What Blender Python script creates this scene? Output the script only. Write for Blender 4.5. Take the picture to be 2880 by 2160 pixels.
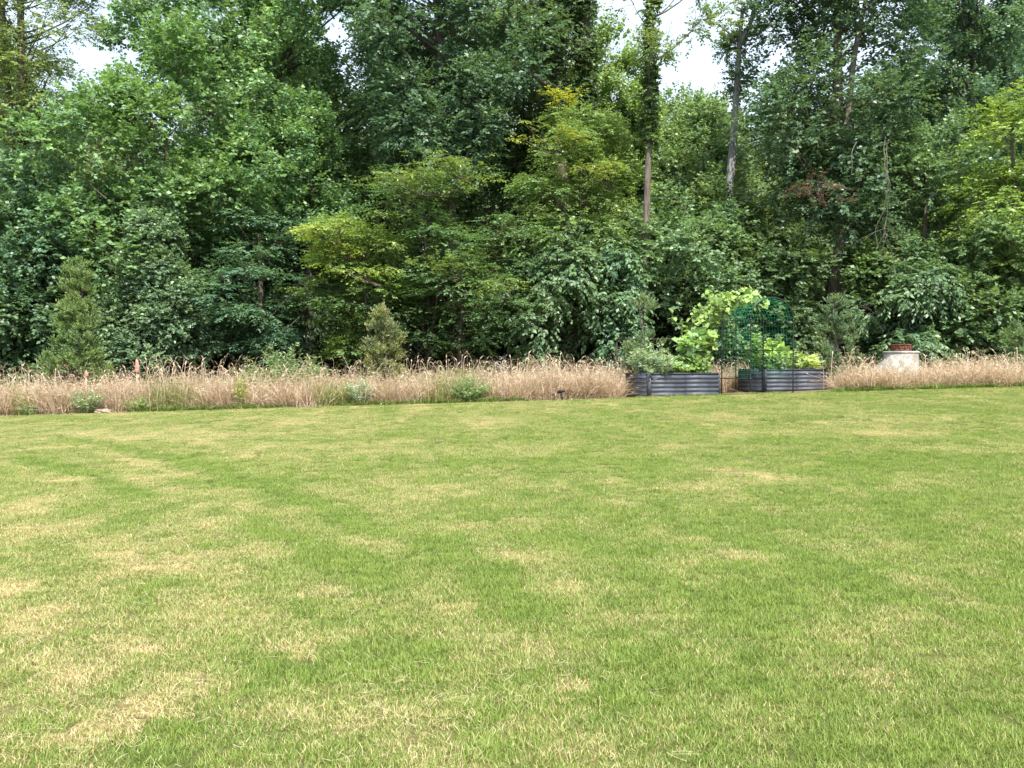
import bpy, bmesh, math, random
import numpy as np
from math import radians, sin, cos, pi, sqrt, atan2

for o in list(bpy.data.objects):
    bpy.data.objects.remove(o, do_unlink=True)
scene = bpy.context.scene
COL = scene.collection

# ------------------------------------------------------------------ camera
EYE = 1.55
F = 2560.0                      # focal length in photo pixels (photo 2880 x 2160)
PITCH = math.atan(50 / F)       # looking slightly down
cam_d = bpy.data.cameras.new('camera')
cam_d.sensor_width = 36.0
cam_d.lens = 36.0 * F / 2880.0
cam_d.clip_start = 0.05
cam_d.clip_end = 1500
cam = bpy.data.objects.new('camera', cam_d)
cam.location = (0, 0, EYE)
cam.rotation_euler = (pi / 2 - PITCH, 0, 0)
COL.objects.link(cam)
scene.camera = cam

# ------------------------------------------------------------------ light
SUN_EL, SUN_AZ = 57.0, 160.0       # azimuth measured from +Y (away from camera) towards +X
w = bpy.data.worlds.new('World')
scene.world = w
w.use_nodes = True
nt = w.node_tree
nt.nodes.clear()
wo = nt.nodes.new('ShaderNodeOutputWorld')
bg = nt.nodes.new('ShaderNodeBackground')
bg.inputs['Strength'].default_value = 0.15
sky = nt.nodes.new('ShaderNodeTexSky')
sky.sky_type = 'NISHITA'
sky.sun_disc = False
sky.sun_elevation = radians(SUN_EL)
sky.sun_rotation = radians(SUN_AZ)
sky.air_density = 1.0
sky.dust_density = 2.0
tc = nt.nodes.new('ShaderNodeTexCoord')
mp = nt.nodes.new('ShaderNodeMapping')
mp.inputs['Scale'].default_value = (1.2, 1.2, 3.6)
nz = nt.nodes.new('ShaderNodeTexNoise')
nz.inputs['Scale'].default_value = 1.6
nz.inputs['Detail'].default_value = 7
nz.inputs['Roughness'].default_value = 0.55
cr = nt.nodes.new('ShaderNodeValToRGB')
cr.color_ramp.elements[0].position = 0.30
cr.color_ramp.elements[0].color = (0.25, 0.25, 0.25, 1)
cr.color_ramp.elements[1].position = 0.60
cr.color_ramp.elements[1].color = (0.97, 0.97, 0.97, 1)
mx = nt.nodes.new('ShaderNodeMixRGB')
mx.inputs['Color2'].default_value = (4.0, 4.5, 5.1, 1)
nt.links.new(tc.outputs['Generated'], mp.inputs['Vector'])
nt.links.new(mp.outputs['Vector'], nz.inputs['Vector'])
nt.links.new(nz.outputs['Fac'], cr.inputs['Fac'])
nt.links.new(cr.outputs['Color'], mx.inputs['Fac'])
nt.links.new(sky.outputs['Color'], mx.inputs['Color1'])
nt.links.new(mx.outputs['Color'], bg.inputs['Color'])
nt.links.new(bg.outputs['Background'], wo.inputs['Surface'])

sd = bpy.data.lights.new('sun', 'SUN')
sd.energy = 4.2
sd.angle = radians(0.8)
sd.color = (1.0, 0.955, 0.87)
sun = bpy.data.objects.new('sun', sd)
# lamp shines along its -Z: aim from the sun direction to the origin
e, a = radians(SUN_EL), radians(SUN_AZ)
sun_dir = (cos(e) * sin(a), cos(e) * cos(a), sin(e))
from mathutils import Vector, Matrix
sun.rotation_euler = Vector(sun_dir).to_track_quat('Z', 'Y').to_euler()
sun.location = Vector(sun_dir) * 60
COL.objects.link(sun)

vs = scene.view_settings
vs.view_transform = 'Standard'
vs.look = 'None'
vs.exposure = 1.18
vs.gamma = 1.0
vs.use_curve_mapping = False
scene.render.engine = 'CYCLES'
scene.cycles.max_bounces = 4
scene.cycles.diffuse_bounces = 2
scene.cycles.glossy_bounces = 2
scene.cycles.transmission_bounces = 3
scene.cycles.transparent_max_bounces = 4

# ------------------------------------------------------------------ helpers
rng = np.random.default_rng(7)

def P(px, py, Y):
    """world point seen at photo pixel (px, py) at depth Y"""
    x = (px - 1440) / F
    u = (1080 - py) / F
    dy = cos(PITCH) + sin(PITCH) * u
    dz = -sin(PITCH) + cos(PITCH) * u
    k = Y / dy
    return np.array([x * k, Y, EYE + dz * k])

EDGE = 19.5
def sstep(a, b, v):
    t = np.clip((v - a) / (b - a), 0, 1)
    return t * t * (3 - 2 * t)

def G(x, y):
    x = np.asarray(x, float); y = np.asarray(y, float)
    t = np.clip(y / EDGE, 0, 1)
    xc = np.clip(x, -16, 16)
    z = 0.80 * t ** 0.9 + 0.029 * xc * t
    z = z - 0.05 * sstep(EDGE, EDGE + 0.7, y)
    z = z + 0.012 * np.sin(x * 1.3 + y * 0.7) * np.sin(y * 0.9 - x * 0.4) * sstep(0, 4, y) * (1 - sstep(16, 19, y))
    z = z + 0.25 * sstep(26, 45, y)
    return z
def g(x, y): return float(G(x, y))

def on_lawn(px, py):
    """where the view ray through a pixel meets the lawn"""
    lo, hi = 1.0, 19.5
    ys = np.linspace(1.0, 19.5, 1500)
    x = (px - 1440) / F; u = (1080 - py) / F
    dy = cos(PITCH) + sin(PITCH) * u; dz = -sin(PITCH) + cos(PITCH) * u
    k = ys / dy
    d = EYE + dz * k - G(x * k, ys)
    i = int(np.argmax(d < 0)) if (d < 0).any() else len(ys) - 1
    return x * k[i], ys[i]

def _hash(ix, iy, seed):
    n = (ix.astype(np.int64) * 374761393 + iy.astype(np.int64) * 668265263 + seed * 974711) & 0x7fffffff
    n = ((n ^ (n >> 13)) * 1274126177) & 0x7fffffff
    return ((n ^ (n >> 16)) & 0xffff) / 65535.0
def vnoise(x, y, seed=0):
    ix = np.floor(x); iy = np.floor(y)
    fx = x - ix; fy = y - iy
    fx = fx * fx * (3 - 2 * fx); fy = fy * fy * (3 - 2 * fy)
    a = _hash(ix, iy, seed); b = _hash(ix + 1, iy, seed)
    c = _hash(ix, iy + 1, seed); d = _hash(ix + 1, iy + 1, seed)
    return (a * (1 - fx) + b * fx) * (1 - fy) + (c * (1 - fx) + d * fx) * fy
def fbm(x, y, seed=0, octv=4):
    s = 0; am = 0.5; tot = 0
    for i in range(octv):
        s = s + am * vnoise(x, y, seed + i * 17); tot += am
        x = x * 2.03 + 5.1; y = y * 2.03 + 1.7; am *= 0.55
    return s / tot

def nrm(v):
    return v / np.maximum(np.linalg.norm(v, axis=-1, keepdims=True), 1e-9)

def mesh(name, V, quads=None, tris=None, mat=None, attrs=None, smooth=False):
    V = np.asarray(V, np.float32).reshape(-1, 3)
    me = bpy.data.meshes.new(name)
    qs = np.zeros((0, 4), np.int32) if quads is None else np.asarray(quads, np.int32).reshape(-1, 4)
    ts = np.zeros((0, 3), np.int32) if tris is None else np.asarray(tris, np.int32).reshape(-1, 3)
    nq, ntri = len(qs), len(ts)
    me.vertices.add(len(V)); me.vertices.foreach_set('co', V.ravel())
    idx = np.concatenate([qs.ravel(), ts.ravel()]).astype(np.int32)
    me.loops.add(len(idx)); me.loops.foreach_set('vertex_index', idx)
    me.polygons.add(nq + ntri)
    ls = np.concatenate([np.arange(nq) * 4, nq * 4 + np.arange(ntri) * 3]).astype(np.int32)
    me.polygons.foreach_set('loop_start', ls)
    try:
        lt = np.concatenate([np.full(nq, 4), np.full(ntri, 3)]).astype(np.int32)
        me.polygons.foreach_set('loop_total', lt)
    except Exception:
        pass
    if smooth:
        me.polygons.foreach_set('use_smooth', np.ones(nq + ntri, bool))
    if attrs:
        for k, (dom, typ, data) in attrs.items():
            at = me.attributes.new(k, typ, dom)
            data = np.asarray(data)
            if typ == 'FLOAT_VECTOR':
                at.data.foreach_set('vector', data.astype(np.float32).ravel())
            elif typ == 'FLOAT_COLOR':
                at.data.foreach_set('color', data.astype(np.float32).ravel())
            elif typ == 'INT':
                at.data.foreach_set('value', data.astype(np.int32).ravel())
            else:
                at.data.foreach_set('value', data.astype(np.float32).ravel())
    me.update(calc_edges=True)
    me.validate()
    if mat is not None:
        me.materials.append(mat)
    return me

def link(name, me, parent=None, loc=None, rot=None):
    o = bpy.data.objects.new(name, me)
    COL.objects.link(o)
    if parent is not None: o.parent = parent
    if loc is not None: o.location = loc
    if rot is not None: o.rotation_euler = rot
    return o

def thing(name, label, cat, loc=(0, 0, 0), rotz=0, group=None):
    o = bpy.data.objects.new(name, None)
    o.empty_display_size = 0.2
    COL.objects.link(o)
    o.location = loc; o.rotation_euler = (0, 0, rotz)
    tag(o, label, cat, group)
    return o
def tag(o, label, cat, group=None):
    o['label'] = label; o['category'] = cat
    if group: o['group'] = group
    return o

class MB:
    """collects shapes for one mesh"""
    def __init__(s): s.v = []; s.q = []; s.t = []; s.n = 0
    def add(s, V, q=None, t=None):
        V = np.asarray(V, float).reshape(-1, 3)
        if q is not None and len(q): s.q.append(np.asarray(q).reshape(-1, 4) + s.n)
        if t is not None and len(t): s.t.append(np.asarray(t).reshape(-1, 3) + s.n)
        s.v.append(V); s.n += len(V)
    def box(s, x0, x1, y0, y1, z0, z1):
        V = [(x, y, z) for z in (z0, z1) for y in (y0, y1) for x in (x0, x1)]
        s.add(V, [(0, 2, 3, 1), (4, 5, 7, 6), (0, 1, 5, 4), (1, 3, 7, 5), (3, 2, 6, 7), (2, 0, 4, 6)])
    def tube(s, pts, rad, sides=6, cap=True):
        pts = np.asarray(pts, float); n = len(pts)
        rad = np.broadcast_to(np.asarray(rad, float), (n,))
        d = np.gradient(pts, axis=0); d = nrm(d)
        ref = np.eye(3)[np.argmin(np.abs(d).max(0) + np.array([.002, .001, 0]))]
        u = nrm(np.cross(np.broadcast_to(ref, d.shape), d)); v = np.cross(d, u)
        an = np.arange(sides) * 2 * pi / sides
        R = pts[:, None, :] + rad[:, None, None] * (np.cos(an)[None, :, None] * u[:, None, :] + np.sin(an)[None, :, None] * v[:, None, :])
        i = np.arange(n - 1)[:, None] * sides; j = np.arange(sides)[None, :]; j2 = (j + 1) % sides
        q = np.stack([i + j, i + j2, i + sides + j2, i + sides + j], -1).reshape(-1, 4)
        t = []
        if cap and sides > 2:
            for k in range(1, sides - 1):
                t.append((0, k + 1, k)); b = (n - 1) * sides; t.append((b, b + k, b + k + 1))
        s.add(R.reshape(-1, 3), q, t)
    def lathe(s, prof, sides=32, cx=0, cy=0):
        prof = np.asarray(prof, float); n = len(prof)
        an = np.arange(sides) * 2 * pi / sides
        V = np.stack([cx + prof[:, 0:1] * np.cos(an), cy + prof[:, 0:1] * np.sin(an), np.repeat(prof[:, 1:2], sides, 1)], -1)
        i = np.arange(n - 1)[:, None] * sides; j = np.arange(sides)[None, :]; j2 = (j + 1) % sides
        s.add(V.reshape(-1, 3), np.stack([i + j, i + j2, i + sides + j2, i + sides + j], -1).reshape(-1, 4))
    def data(s):
        V = np.concatenate(s.v) if s.v else np.zeros((0, 3))
        q = np.concatenate(s.q) if s.q else None
        t = np.concatenate(s.t) if s.t else None
        return V, q, t
    def build(s, name, mat, parent=None, smooth=False, loc=None):
        V, q, t = s.data()
        return link(name, mesh(name, V, q, t, mat, smooth=smooth), parent, loc)

# ------------------------------------------------------------------ materials
def new_mat(name):
    m = bpy.data.materials.new(name); m.use_nodes = True
    n = m.node_tree; n.nodes.clear()
    out = n.nodes.new('ShaderNodeOutputMaterial')
    return m, n, out
def pbr(name, col, rough=0.6, metal=0.0, noise=0.0, nscale=20.0, bump=0.0, bscale=60.0, spec=0.4, col2=None):
    m, n, out = new_mat(name)
    b = n.nodes.new('ShaderNodeBsdfPrincipled')
    b.inputs['Roughness'].default_value = rough
    b.inputs['Metallic'].default_value = metal
    b.inputs['Specular IOR Level'].default_value = spec
    tcn = n.nodes.new('ShaderNodeTexCoord')
    if noise > 0 or col2 is not None:
        t = n.nodes.new('ShaderNodeTexNoise'); t.inputs['Scale'].default_value = nscale
        t.inputs['Detail'].default_value = 6
        n.links.new(tcn.outputs['Object'], t.inputs['Vector'])
        r = n.nodes.new('ShaderNodeValToRGB')
        r.color_ramp.elements[0].position = 0.35; r.color_ramp.elements[1].position = 0.68
        c2 = col2 if col2 is not None else tuple(min(1, c * (1 + noise)) for c in col)
        c1 = col if col2 is not None else tuple(c * (1 - noise) for c in col)
        r.color_ramp.elements[0].color = (*c1, 1); r.color_ramp.elements[1].color = (*c2, 1)
        n.links.new(t.outputs['Fac'], r.inputs['Fac'])
        n.links.new(r.outputs['Color'], b.inputs['Base Color'])
    else:
        b.inputs['Base Color'].default_value = (*col, 1)
    if bump > 0:
        t2 = n.nodes.new('ShaderNodeTexNoise'); t2.inputs['Scale'].default_value = bscale; t2.inputs['Detail'].default_value = 5
        n.links.new(tcn.outputs['Object'], t2.inputs['Vector'])
        bp = n.nodes.new('ShaderNodeBump'); bp.inputs['Strength'].default_value = bump; bp.inputs['Distance'].default_value = 0.02
        n.links.new(t2.outputs['Fac'], bp.inputs['Height']); n.links.new(bp.outputs['Normal'], b.inputs['Normal'])
    n.links.new(b.outputs['BSDF'], out.inputs['Surface'])
    return m

def leaf_shader(n, out, color_socket, trans=0.38, rough=0.45, spec=0.35):
    b = n.nodes.new('ShaderNodeBsdfPrincipled')
    b.inputs['Roughness'].default_value = rough
    b.inputs['Specular IOR Level'].default_value = spec
    tr = n.nodes.new('ShaderNodeBsdfTranslucent')
    mul = n.nodes.new('ShaderNodeMixRGB'); mul.blend_type = 'MULTIPLY'; mul.inputs['Fac'].default_value = 1
    mul.inputs['Color2'].default_value = (1.25, 1.2, 0.55, 1)
    n.links.new(color_socket, mul.inputs['Color1'])
    n.links.new(mul.outputs['Color'], tr.inputs['Color'])
    n.links.new(color_socket, b.inputs['Base Color'])
    m = n.nodes.new('ShaderNodeMixShader'); m.inputs['Fac'].default_value = trans
    n.links.new(b.outputs['BSDF'], m.inputs[1]); n.links.new(tr.outputs['BSDF'], m.inputs[2])
    n.links.new(m.outputs['Shader'], out.inputs['Surface'])

def leaf_material(name, rough=0.45, trans=0.36, spec=0.35):
    """leaf colour = the plant's own colour (object colour) varied leaf by leaf"""
    m, n, out = new_mat(name)
    oi = n.nodes.new('ShaderNodeObjectInfo')
    at = n.nodes.new('ShaderNodeAttribute'); at.attribute_name = 'rnd'
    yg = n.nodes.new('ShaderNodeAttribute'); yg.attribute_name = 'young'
    mr = n.nodes.new('ShaderNodeMapRange'); mr.inputs['To Min'].default_value = 0.66; mr.inputs['To Max'].default_value = 1.62
    n.links.new(at.outputs['Fac'], mr.inputs['Value'])
    vm = n.nodes.new('ShaderNodeVectorMath'); vm.operation = 'SCALE'
    vb = n.nodes.new('ShaderNodeVectorMath'); vb.operation = 'MULTIPLY'; vb.inputs[1].default_value = (1.05, 1.0, 1.3)
    tcn = n.nodes.new('ShaderNodeTexCoord'); tn = n.nodes.new('ShaderNodeTexNoise'); tn.inputs['Scale'].default_value = 0.8; tn.inputs['Detail'].default_value = 3
    n.links.new(tcn.outputs['Object'], tn.inputs['Vector'])
    hr = n.nodes.new('ShaderNodeMapRange'); hr.inputs['From Min'].default_value = .35; hr.inputs['From Max'].default_value = .65; n.links.new(tn.outputs['Fac'], hr.inputs['Value'])
    hm = n.nodes.new('ShaderNodeMixRGB'); hm.inputs['Color1'].default_value = (1.04, 1.05, 1.85, 1); hm.inputs['Color2'].default_value = (1.36, 1.2, 1.8, 1); n.links.new(hr.outputs['Result'], hm.inputs['Fac'])
    n.links.new(hm.outputs['Color'], vb.inputs[1])
    n.links.new(oi.outputs['Color'], vb.inputs[0]); n.links.new(vb.outputs['Vector'], vm.inputs[0]); n.links.new(mr.outputs['Result'], vm.inputs['Scale'])
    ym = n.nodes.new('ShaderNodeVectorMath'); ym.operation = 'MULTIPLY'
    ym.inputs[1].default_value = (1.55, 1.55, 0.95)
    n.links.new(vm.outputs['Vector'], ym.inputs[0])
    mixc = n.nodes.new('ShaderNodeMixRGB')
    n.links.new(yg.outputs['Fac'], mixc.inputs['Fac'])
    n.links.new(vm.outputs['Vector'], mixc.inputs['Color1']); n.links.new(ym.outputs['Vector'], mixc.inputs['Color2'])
    leaf_shader(n, out, mixc.outputs['Color'], trans, rough, spec)
    return m

M_LEAF = leaf_material('leaf', rough=.42, trans=.38, spec=.5)
M_LEAF_SOFT = leaf_material('soft_leaf', rough=0.6, trans=0.42, spec=0.25)

def bark_mat(name, c1, c2, scale=6.0):
    m, n, out = new_mat(name)
    b = n.nodes.new('ShaderNodeBsdfPrincipled'); b.inputs['Roughness'].default_value = 0.9
    b.inputs['Specular IOR Level'].default_value = 0.15
    tcn = n.nodes.new('ShaderNodeTexCoord'); mpn = n.nodes.new('ShaderNodeMapping')
    mpn.inputs['Scale'].default_value = (scale * 3, scale * 3, scale * 0.5)
    n.links.new(tcn.outputs['Object'], mpn.inputs['Vector'])
    t = n.nodes.new('ShaderNodeTexNoise'); t.inputs['Scale'].default_value = 1.0; t.inputs['Detail'].default_value = 8
    t.inputs['Roughness'].default_value = 0.65
    n.links.new(mpn.outputs['Vector'], t.inputs['Vector'])
    r = n.nodes.new('ShaderNodeValToRGB'); r.color_ramp.elements[0].position = 0.36; r.color_ramp.elements[1].position = 0.66
    r.color_ramp.elements[0].color = (*c1, 1); r.color_ramp.elements[1].color = (*c2, 1)
    n.links.new(t.outputs['Fac'], r.inputs['Fac']); n.links.new(r.outputs['Color'], b.inputs['Base Color'])
    bp = n.nodes.new('ShaderNodeBump'); bp.inputs['Strength'].default_value = 0.8; bp.inputs['Distance'].default_value = 0.03
    n.links.new(t.outputs['Fac'], bp.inputs['Height']); n.links.new(bp.outputs['Normal'], b.inputs['Normal'])
    n.links.new(b.outputs['BSDF'], out.inputs['Surface'])
    return m
M_BARK = bark_mat('bark', (0.05, 0.04, 0.032), (0.17, 0.14, 0.115))
M_BARK_BROWN = bark_mat('brown_bark', (0.085, 0.068, 0.058), (0.22, 0.185, 0.16))
M_BARK_GREY = bark_mat('grey_dead_wood', (0.15, 0.148, 0.15), (0.33, 0.325, 0.325), 4)
M_VINE = bark_mat('vine_wood', (0.10, 0.09, 0.07), (0.2, 0.18, 0.15), 10)

# ------------------------------------------------------------------ dry / green pattern of the lawn
# (photo px/1.302, py/1.302, half width, half height, strength) -> ellipses lying on the lawn
DRY = [(1900,940,90,9,.8),(850,977,60,7,.8),(1640,1035,130,17,.9),(1560,1020,70,9,.6),(1015,1072,28,9,.6),(1100,925,80,8,.6),
 (1330,1081,55,6,.6),(1500,1052,60,8,.5),(900,1055,85,7,.5),(70,1090,95,40,.45),(90,1145,120,26,.6),(240,1198,100,22,.7),
 (390,1215,140,20,.95),(320,1240,110,18,.9),(60,1280,90,26,.8),(70,1350,110,40,.85),(250,1400,120,36,.65),(450,1290,120,42,.5),(380,1385,80,16,.7),
 (1080,1215,80,22,.85),(1000,1322,46,24,.85),(1010,1200,60,10,.5),(780,1365,60,16,.8),(860,1378,85,5,.8),(620,1392,60,22,.7),
 (1240,1462,45,24,.8),(1665,1270,28,10,1),(180,1470,85,28,.7),(350,1540,110,38,.9),(200,1592,90,34,.75),(30,1620,85,40,.95),
 (600,1530,130,26,.5),(690,1280,60,28,.5),(500,1460,130,26,.45),(1200,1275,100,26,.45),(850,1510,120,26,.4),(1640,1210,70,9,.5),
 (1930,1330,100,22,.3),(2150,1320,90,26,.35),(1920,1492,42,14,.5),(1300,1032,45,7,.6),(2050,970,110,7,.6),(330,1030,120,16,.55),
 (560,985,100,8,.5),(100,1040,110,13,.5),(1950,1050,140,9,.4),(650,965,90,6,.5),(1500,965,120,6,.5),(1750,915,120,5,.5),(300,945,130,6,.5),
 (2100,1075,80,9,.5),(1180,1130,70,9,.5),(80,1220,70,14,.6),(140,1310,60,12,.5),(560,1340,80,14,.5),(700,1450,70,14,.35),(100,965,110,6,.5),
 (1950,1290,70,8,.35),(2080,1410,60,10,.3),(1450,1600,90,16,.25),(1830,1590,90,16,.25),(1150,1590,80,16,.3),(1130,1385,60,10,.35)]
GREEN = [(560,1045,80,9,.7),(640,1080,70,10,.8),(700,1095,40,6,.7),(480,1005,90,9,.6),(420,985,70,7,.4),(700,1425,110,22,.6),(930,1430,150,30,.6),
 (60,1190,90,14,.5),(1450,1198,70,9,.6),(1300,1170,140,16,.35),(1830,1270,160,44,.4),(1500,1260,120,30,.4),(180,1060,90,9,.45),(210,1130,120,12,.5),
 (300,1300,110,18,.5),(480,1570,60,40,.5),(1250,990,260,12,.4),(1900,990,260,14,.4),(1750,1130,260,26,.35),(100,1450,90,16,.45),(130,1530,80,18,.45),
 (1560,1450,260,50,.35),(2050,1480,160,40,.3),(460,1225,40,10,.3),(560,1110,70,10,.4),(30,1130,60,10,.5),(950,1000,220,10,.35),(1450,1380,220,40,.3)]
def ell(lst):
    out = []
    for (px, py, hw, hh, s) in lst:
        px *= 1.302; py *= 1.302; hw *= 1.302; hh *= 1.302
        cx, cy = on_lawn(px, py)
        x0, _ = on_lawn(px - hw, py); x1, _ = on_lawn(px + hw, py)
        _, y0 = on_lawn(px, py + hh); _, y1 = on_lawn(px, py - hh)
        out.append((cx, (y0 + y1) / 2, max(abs(x1 - x0) / 2, .05), max(abs(y1 - y0) / 2, .05), s))
    return out
EDRY, EGREEN = ell(DRY), ell(GREEN)
TRACKS = [[on_lawn(a_, b_) for a_, b_ in t_] for t_ in (
    [(150, 1225), (330, 1258), (520, 1305), (720, 1362), (900, 1425), (1040, 1500)],
    [(1240, 1520), (1380, 1620), (1470, 1740)], [(60, 1290), (260, 1340), (430, 1400)],
    [(700, 1480), (900, 1540), (1060, 1640)], [(2000, 1500), (2240, 1560), (2500, 1680)])]
def dryness(x, y):
    wx = x + 0.35 * (fbm(x * 2.2, y * 2.2, 3) - .5) + .16 * (fbm(x * 9, y * 9, 31) - .5)
    wy = y + 0.8 * (fbm(x * 1.8, y * 1.8, 9) - .5) + .3 * (fbm(x * 8, y * 8, 37) - .5)
    streak = fbm(x * 0.7 + 3, y * 1.0, 21, 5)
    fine = fbm(x * 3.0, y * 2.4, 51, 4)
    mott = fbm(x * 5.5 + 7, y * 4.0, 61, 4)
    d = 0.11 + 0.40 * np.clip(streak - 0.50, -0.2, 0.3) + .20 * sstep(.53, .66, fine) + (.09 + .12 * sstep(2, -5, x)) * sstep(.50, .66, mott) - .12 * sstep(.5, .36, mott) + .05 * sstep(3, -3, x)
    d = d + 0.12 * sstep(1, -4, x) * sstep(12, 4, y)
    d = d + 0.08 * sstep(7, 16, y) + .26 * sstep(9, 15, y) * sstep(.54, .68, fbm(x * 1.6 + 11, y * .9, 91, 4))
    for tr_ in TRACKS:
        dm = np.full(x.shape, 9.0)
        for (ax, ay), (bx_, by_) in zip(tr_[:-1], tr_[1:]):
            ux, uy = bx_ - ax, by_ - ay; k = np.clip(((x - ax) * ux + (y - ay) * uy) / (ux * ux + uy * uy), 0, 1)
            dm = np.minimum(dm, np.hypot(x - ax - ux * k, y - ay - uy * k))
        d = d - .34 * np.exp(-(dm / .16) ** 2) * (.5 + fine) + .10 * np.exp(-((dm - .35) / .12) ** 2)
    for (cx, cy, rx, ry, s) in EDRY:
        q = ((wx - cx) / rx) ** 2 + ((wy - cy) / ry) ** 2
        d = d + 0.72 * s * np.exp(-q * 1.7) * sstep(.30, .62, .55 * fine + .45 * mott + .12)
    for (cx, cy, rx, ry, s) in EGREEN:
        q = ((wx - cx) / rx) ** 2 + ((wy - cy) / ry) ** 2
        d = d - 0.36 * s * np.exp(-q * 0.9)
    return np.clip(d, 0.02, 0.97)

# ------------------------------------------------------------------ ground sheet
def axis(lo, hi, step, far):
    c = np.arange(lo, hi + 1e-6, step)
    l = lo - np.geomspace(step * 2, far - abs(lo), 16)[::-1]; r = hi + np.geomspace(step * 2, far - abs(hi), 16)
    return np.concatenate([l, c, r])
gx = axis(-14, 14, 0.125, 300); gy = axis(0, 30, 0.125, 300)
GX, GY = np.meshgrid(gx, gy)
GZ = G(GX, GY)
dryv = dryness(GX.ravel(), GY.ravel())
edge_w = GY.ravel() - EDGE - 0.10 * (fbm(GX.ravel() * 2, GY.ravel() * 0.3, 5) - .5)
zone = sstep(-0.05, 0.1, edge_w) + sstep(24.5, 26, GY.ravel())
nx, ny = len(gx), len(gy)
ii = (np.arange(ny - 1)[:, None] * nx + np.arange(nx - 1)[None, :])
gq = np.stack([ii, ii + 1, ii + nx + 1, ii + nx], -1).reshape(-1, 4)
def ground_mat():
    m, n, out = new_mat('ground')
    b = n.nodes.new('ShaderNodeBsdfPrincipled'); b.inputs['Roughness'].default_value = 0.95; b.inputs['Specular IOR Level'].default_value = 0.1
    ad = n.nodes.new('ShaderNodeAttribute'); ad.attribute_name = 'dry'
    az = n.nodes.new('ShaderNodeAttribute'); az.attribute_name = 'zone'
    tcn = n.nodes.new('ShaderNodeTexCoord')
    t = n.nodes.new('ShaderNodeTexNoise'); t.inputs['Scale'].default_value = 45; t.inputs['Detail'].default_value = 6
    n.links.new(tcn.outputs['Object'], t.inputs['Vector'])
    ra = n.nodes.new('ShaderNodeMixRGB'); ra.inputs['Color1'].default_value = (0.07, 0.10, 0.022, 1); ra.inputs['Color2'].default_value = (0.26, 0.20, 0.11, 1)
    n.links.new(ad.outputs['Fac'], ra.inputs['Fac'])
    rb = n.nodes.new('ShaderNodeMixRGB'); rb.blend_type = 'MULTIPLY'; rb.inputs['Fac'].default_value = 0.8
    rr = n.nodes.new('ShaderNodeValToRGB'); rr.color_ramp.elements[0].position = .3; rr.color_ramp.elements[1].position = .7
    rr.color_ramp.elements[0].color = (.55, .5, .45, 1); rr.color_ramp.elements[1].color = (1.0, 1.0, 1.0, 1)
    n.links.new(t.outputs['Fac'], rr.inputs['Fac'])
    n.links.new(ra.outputs['Color'], rb.inputs['Color1']); n.links.new(rr.outputs['Color'], rb.inputs['Color2'])
    zr = n.nodes.new('ShaderNodeValToRGB')
    zr.color_ramp.elements[0].color = (0, 0, 0, 1); zr.color_ramp.elements[1].color = (1, 1, 1, 1)
    mz1 = n.nodes.new('ShaderNodeMapRange'); n.links.new(az.outputs['Fac'], mz1.inputs['Value'])
    soil = n.nodes.new('ShaderNodeMixRGB'); soil.inputs['Color1'].default_value = (0.17, 0.125, 0.075, 1); soil.inputs['Color2'].default_value = (0.05, 0.04, 0.028, 1)
    mz2 = n.nodes.new('ShaderNodeMapRange'); mz2.inputs['From Min'].default_value = 1; mz2.inputs['From Max'].default_value = 2
    n.links.new(az.outputs['Fac'], mz2.inputs['Value']); n.links.new(mz2.outputs['Result'], soil.inputs['Fac'])
    fin = n.nodes.new('ShaderNodeMixRGB'); n.links.new(mz1.outputs['Result'], fin.inputs['Fac'])
    n.links.new(rb.outputs['Color'], fin.inputs['Color1']); n.links.new(soil.outputs['Color'], fin.inputs['Color2'])
    n.links.new(fin.outputs['Color'], b.inputs['Base Color'])
    bp = n.nodes.new('ShaderNodeBump'); bp.inputs['Strength'].default_value = 0.6; bp.inputs['Distance'].default_value = 0.03
    n.links.new(t.outputs['Fac'], bp.inputs['Height']); n.links.new(bp.outputs['Normal'], b.inputs['Normal'])
    n.links.new(b.outputs['BSDF'], out.inputs['Surface'])
    n.nodes.remove(zr)
    return m
gme = mesh('ground', np.stack([GX, GY, GZ], -1), gq, None, ground_mat(),
           {'dry': ('POINT', 'FLOAT', dryv), 'zone': ('POINT', 'FLOAT', zone)}, smooth=True)
go = link('ground', gme); go['kind'] = 'structure'

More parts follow.
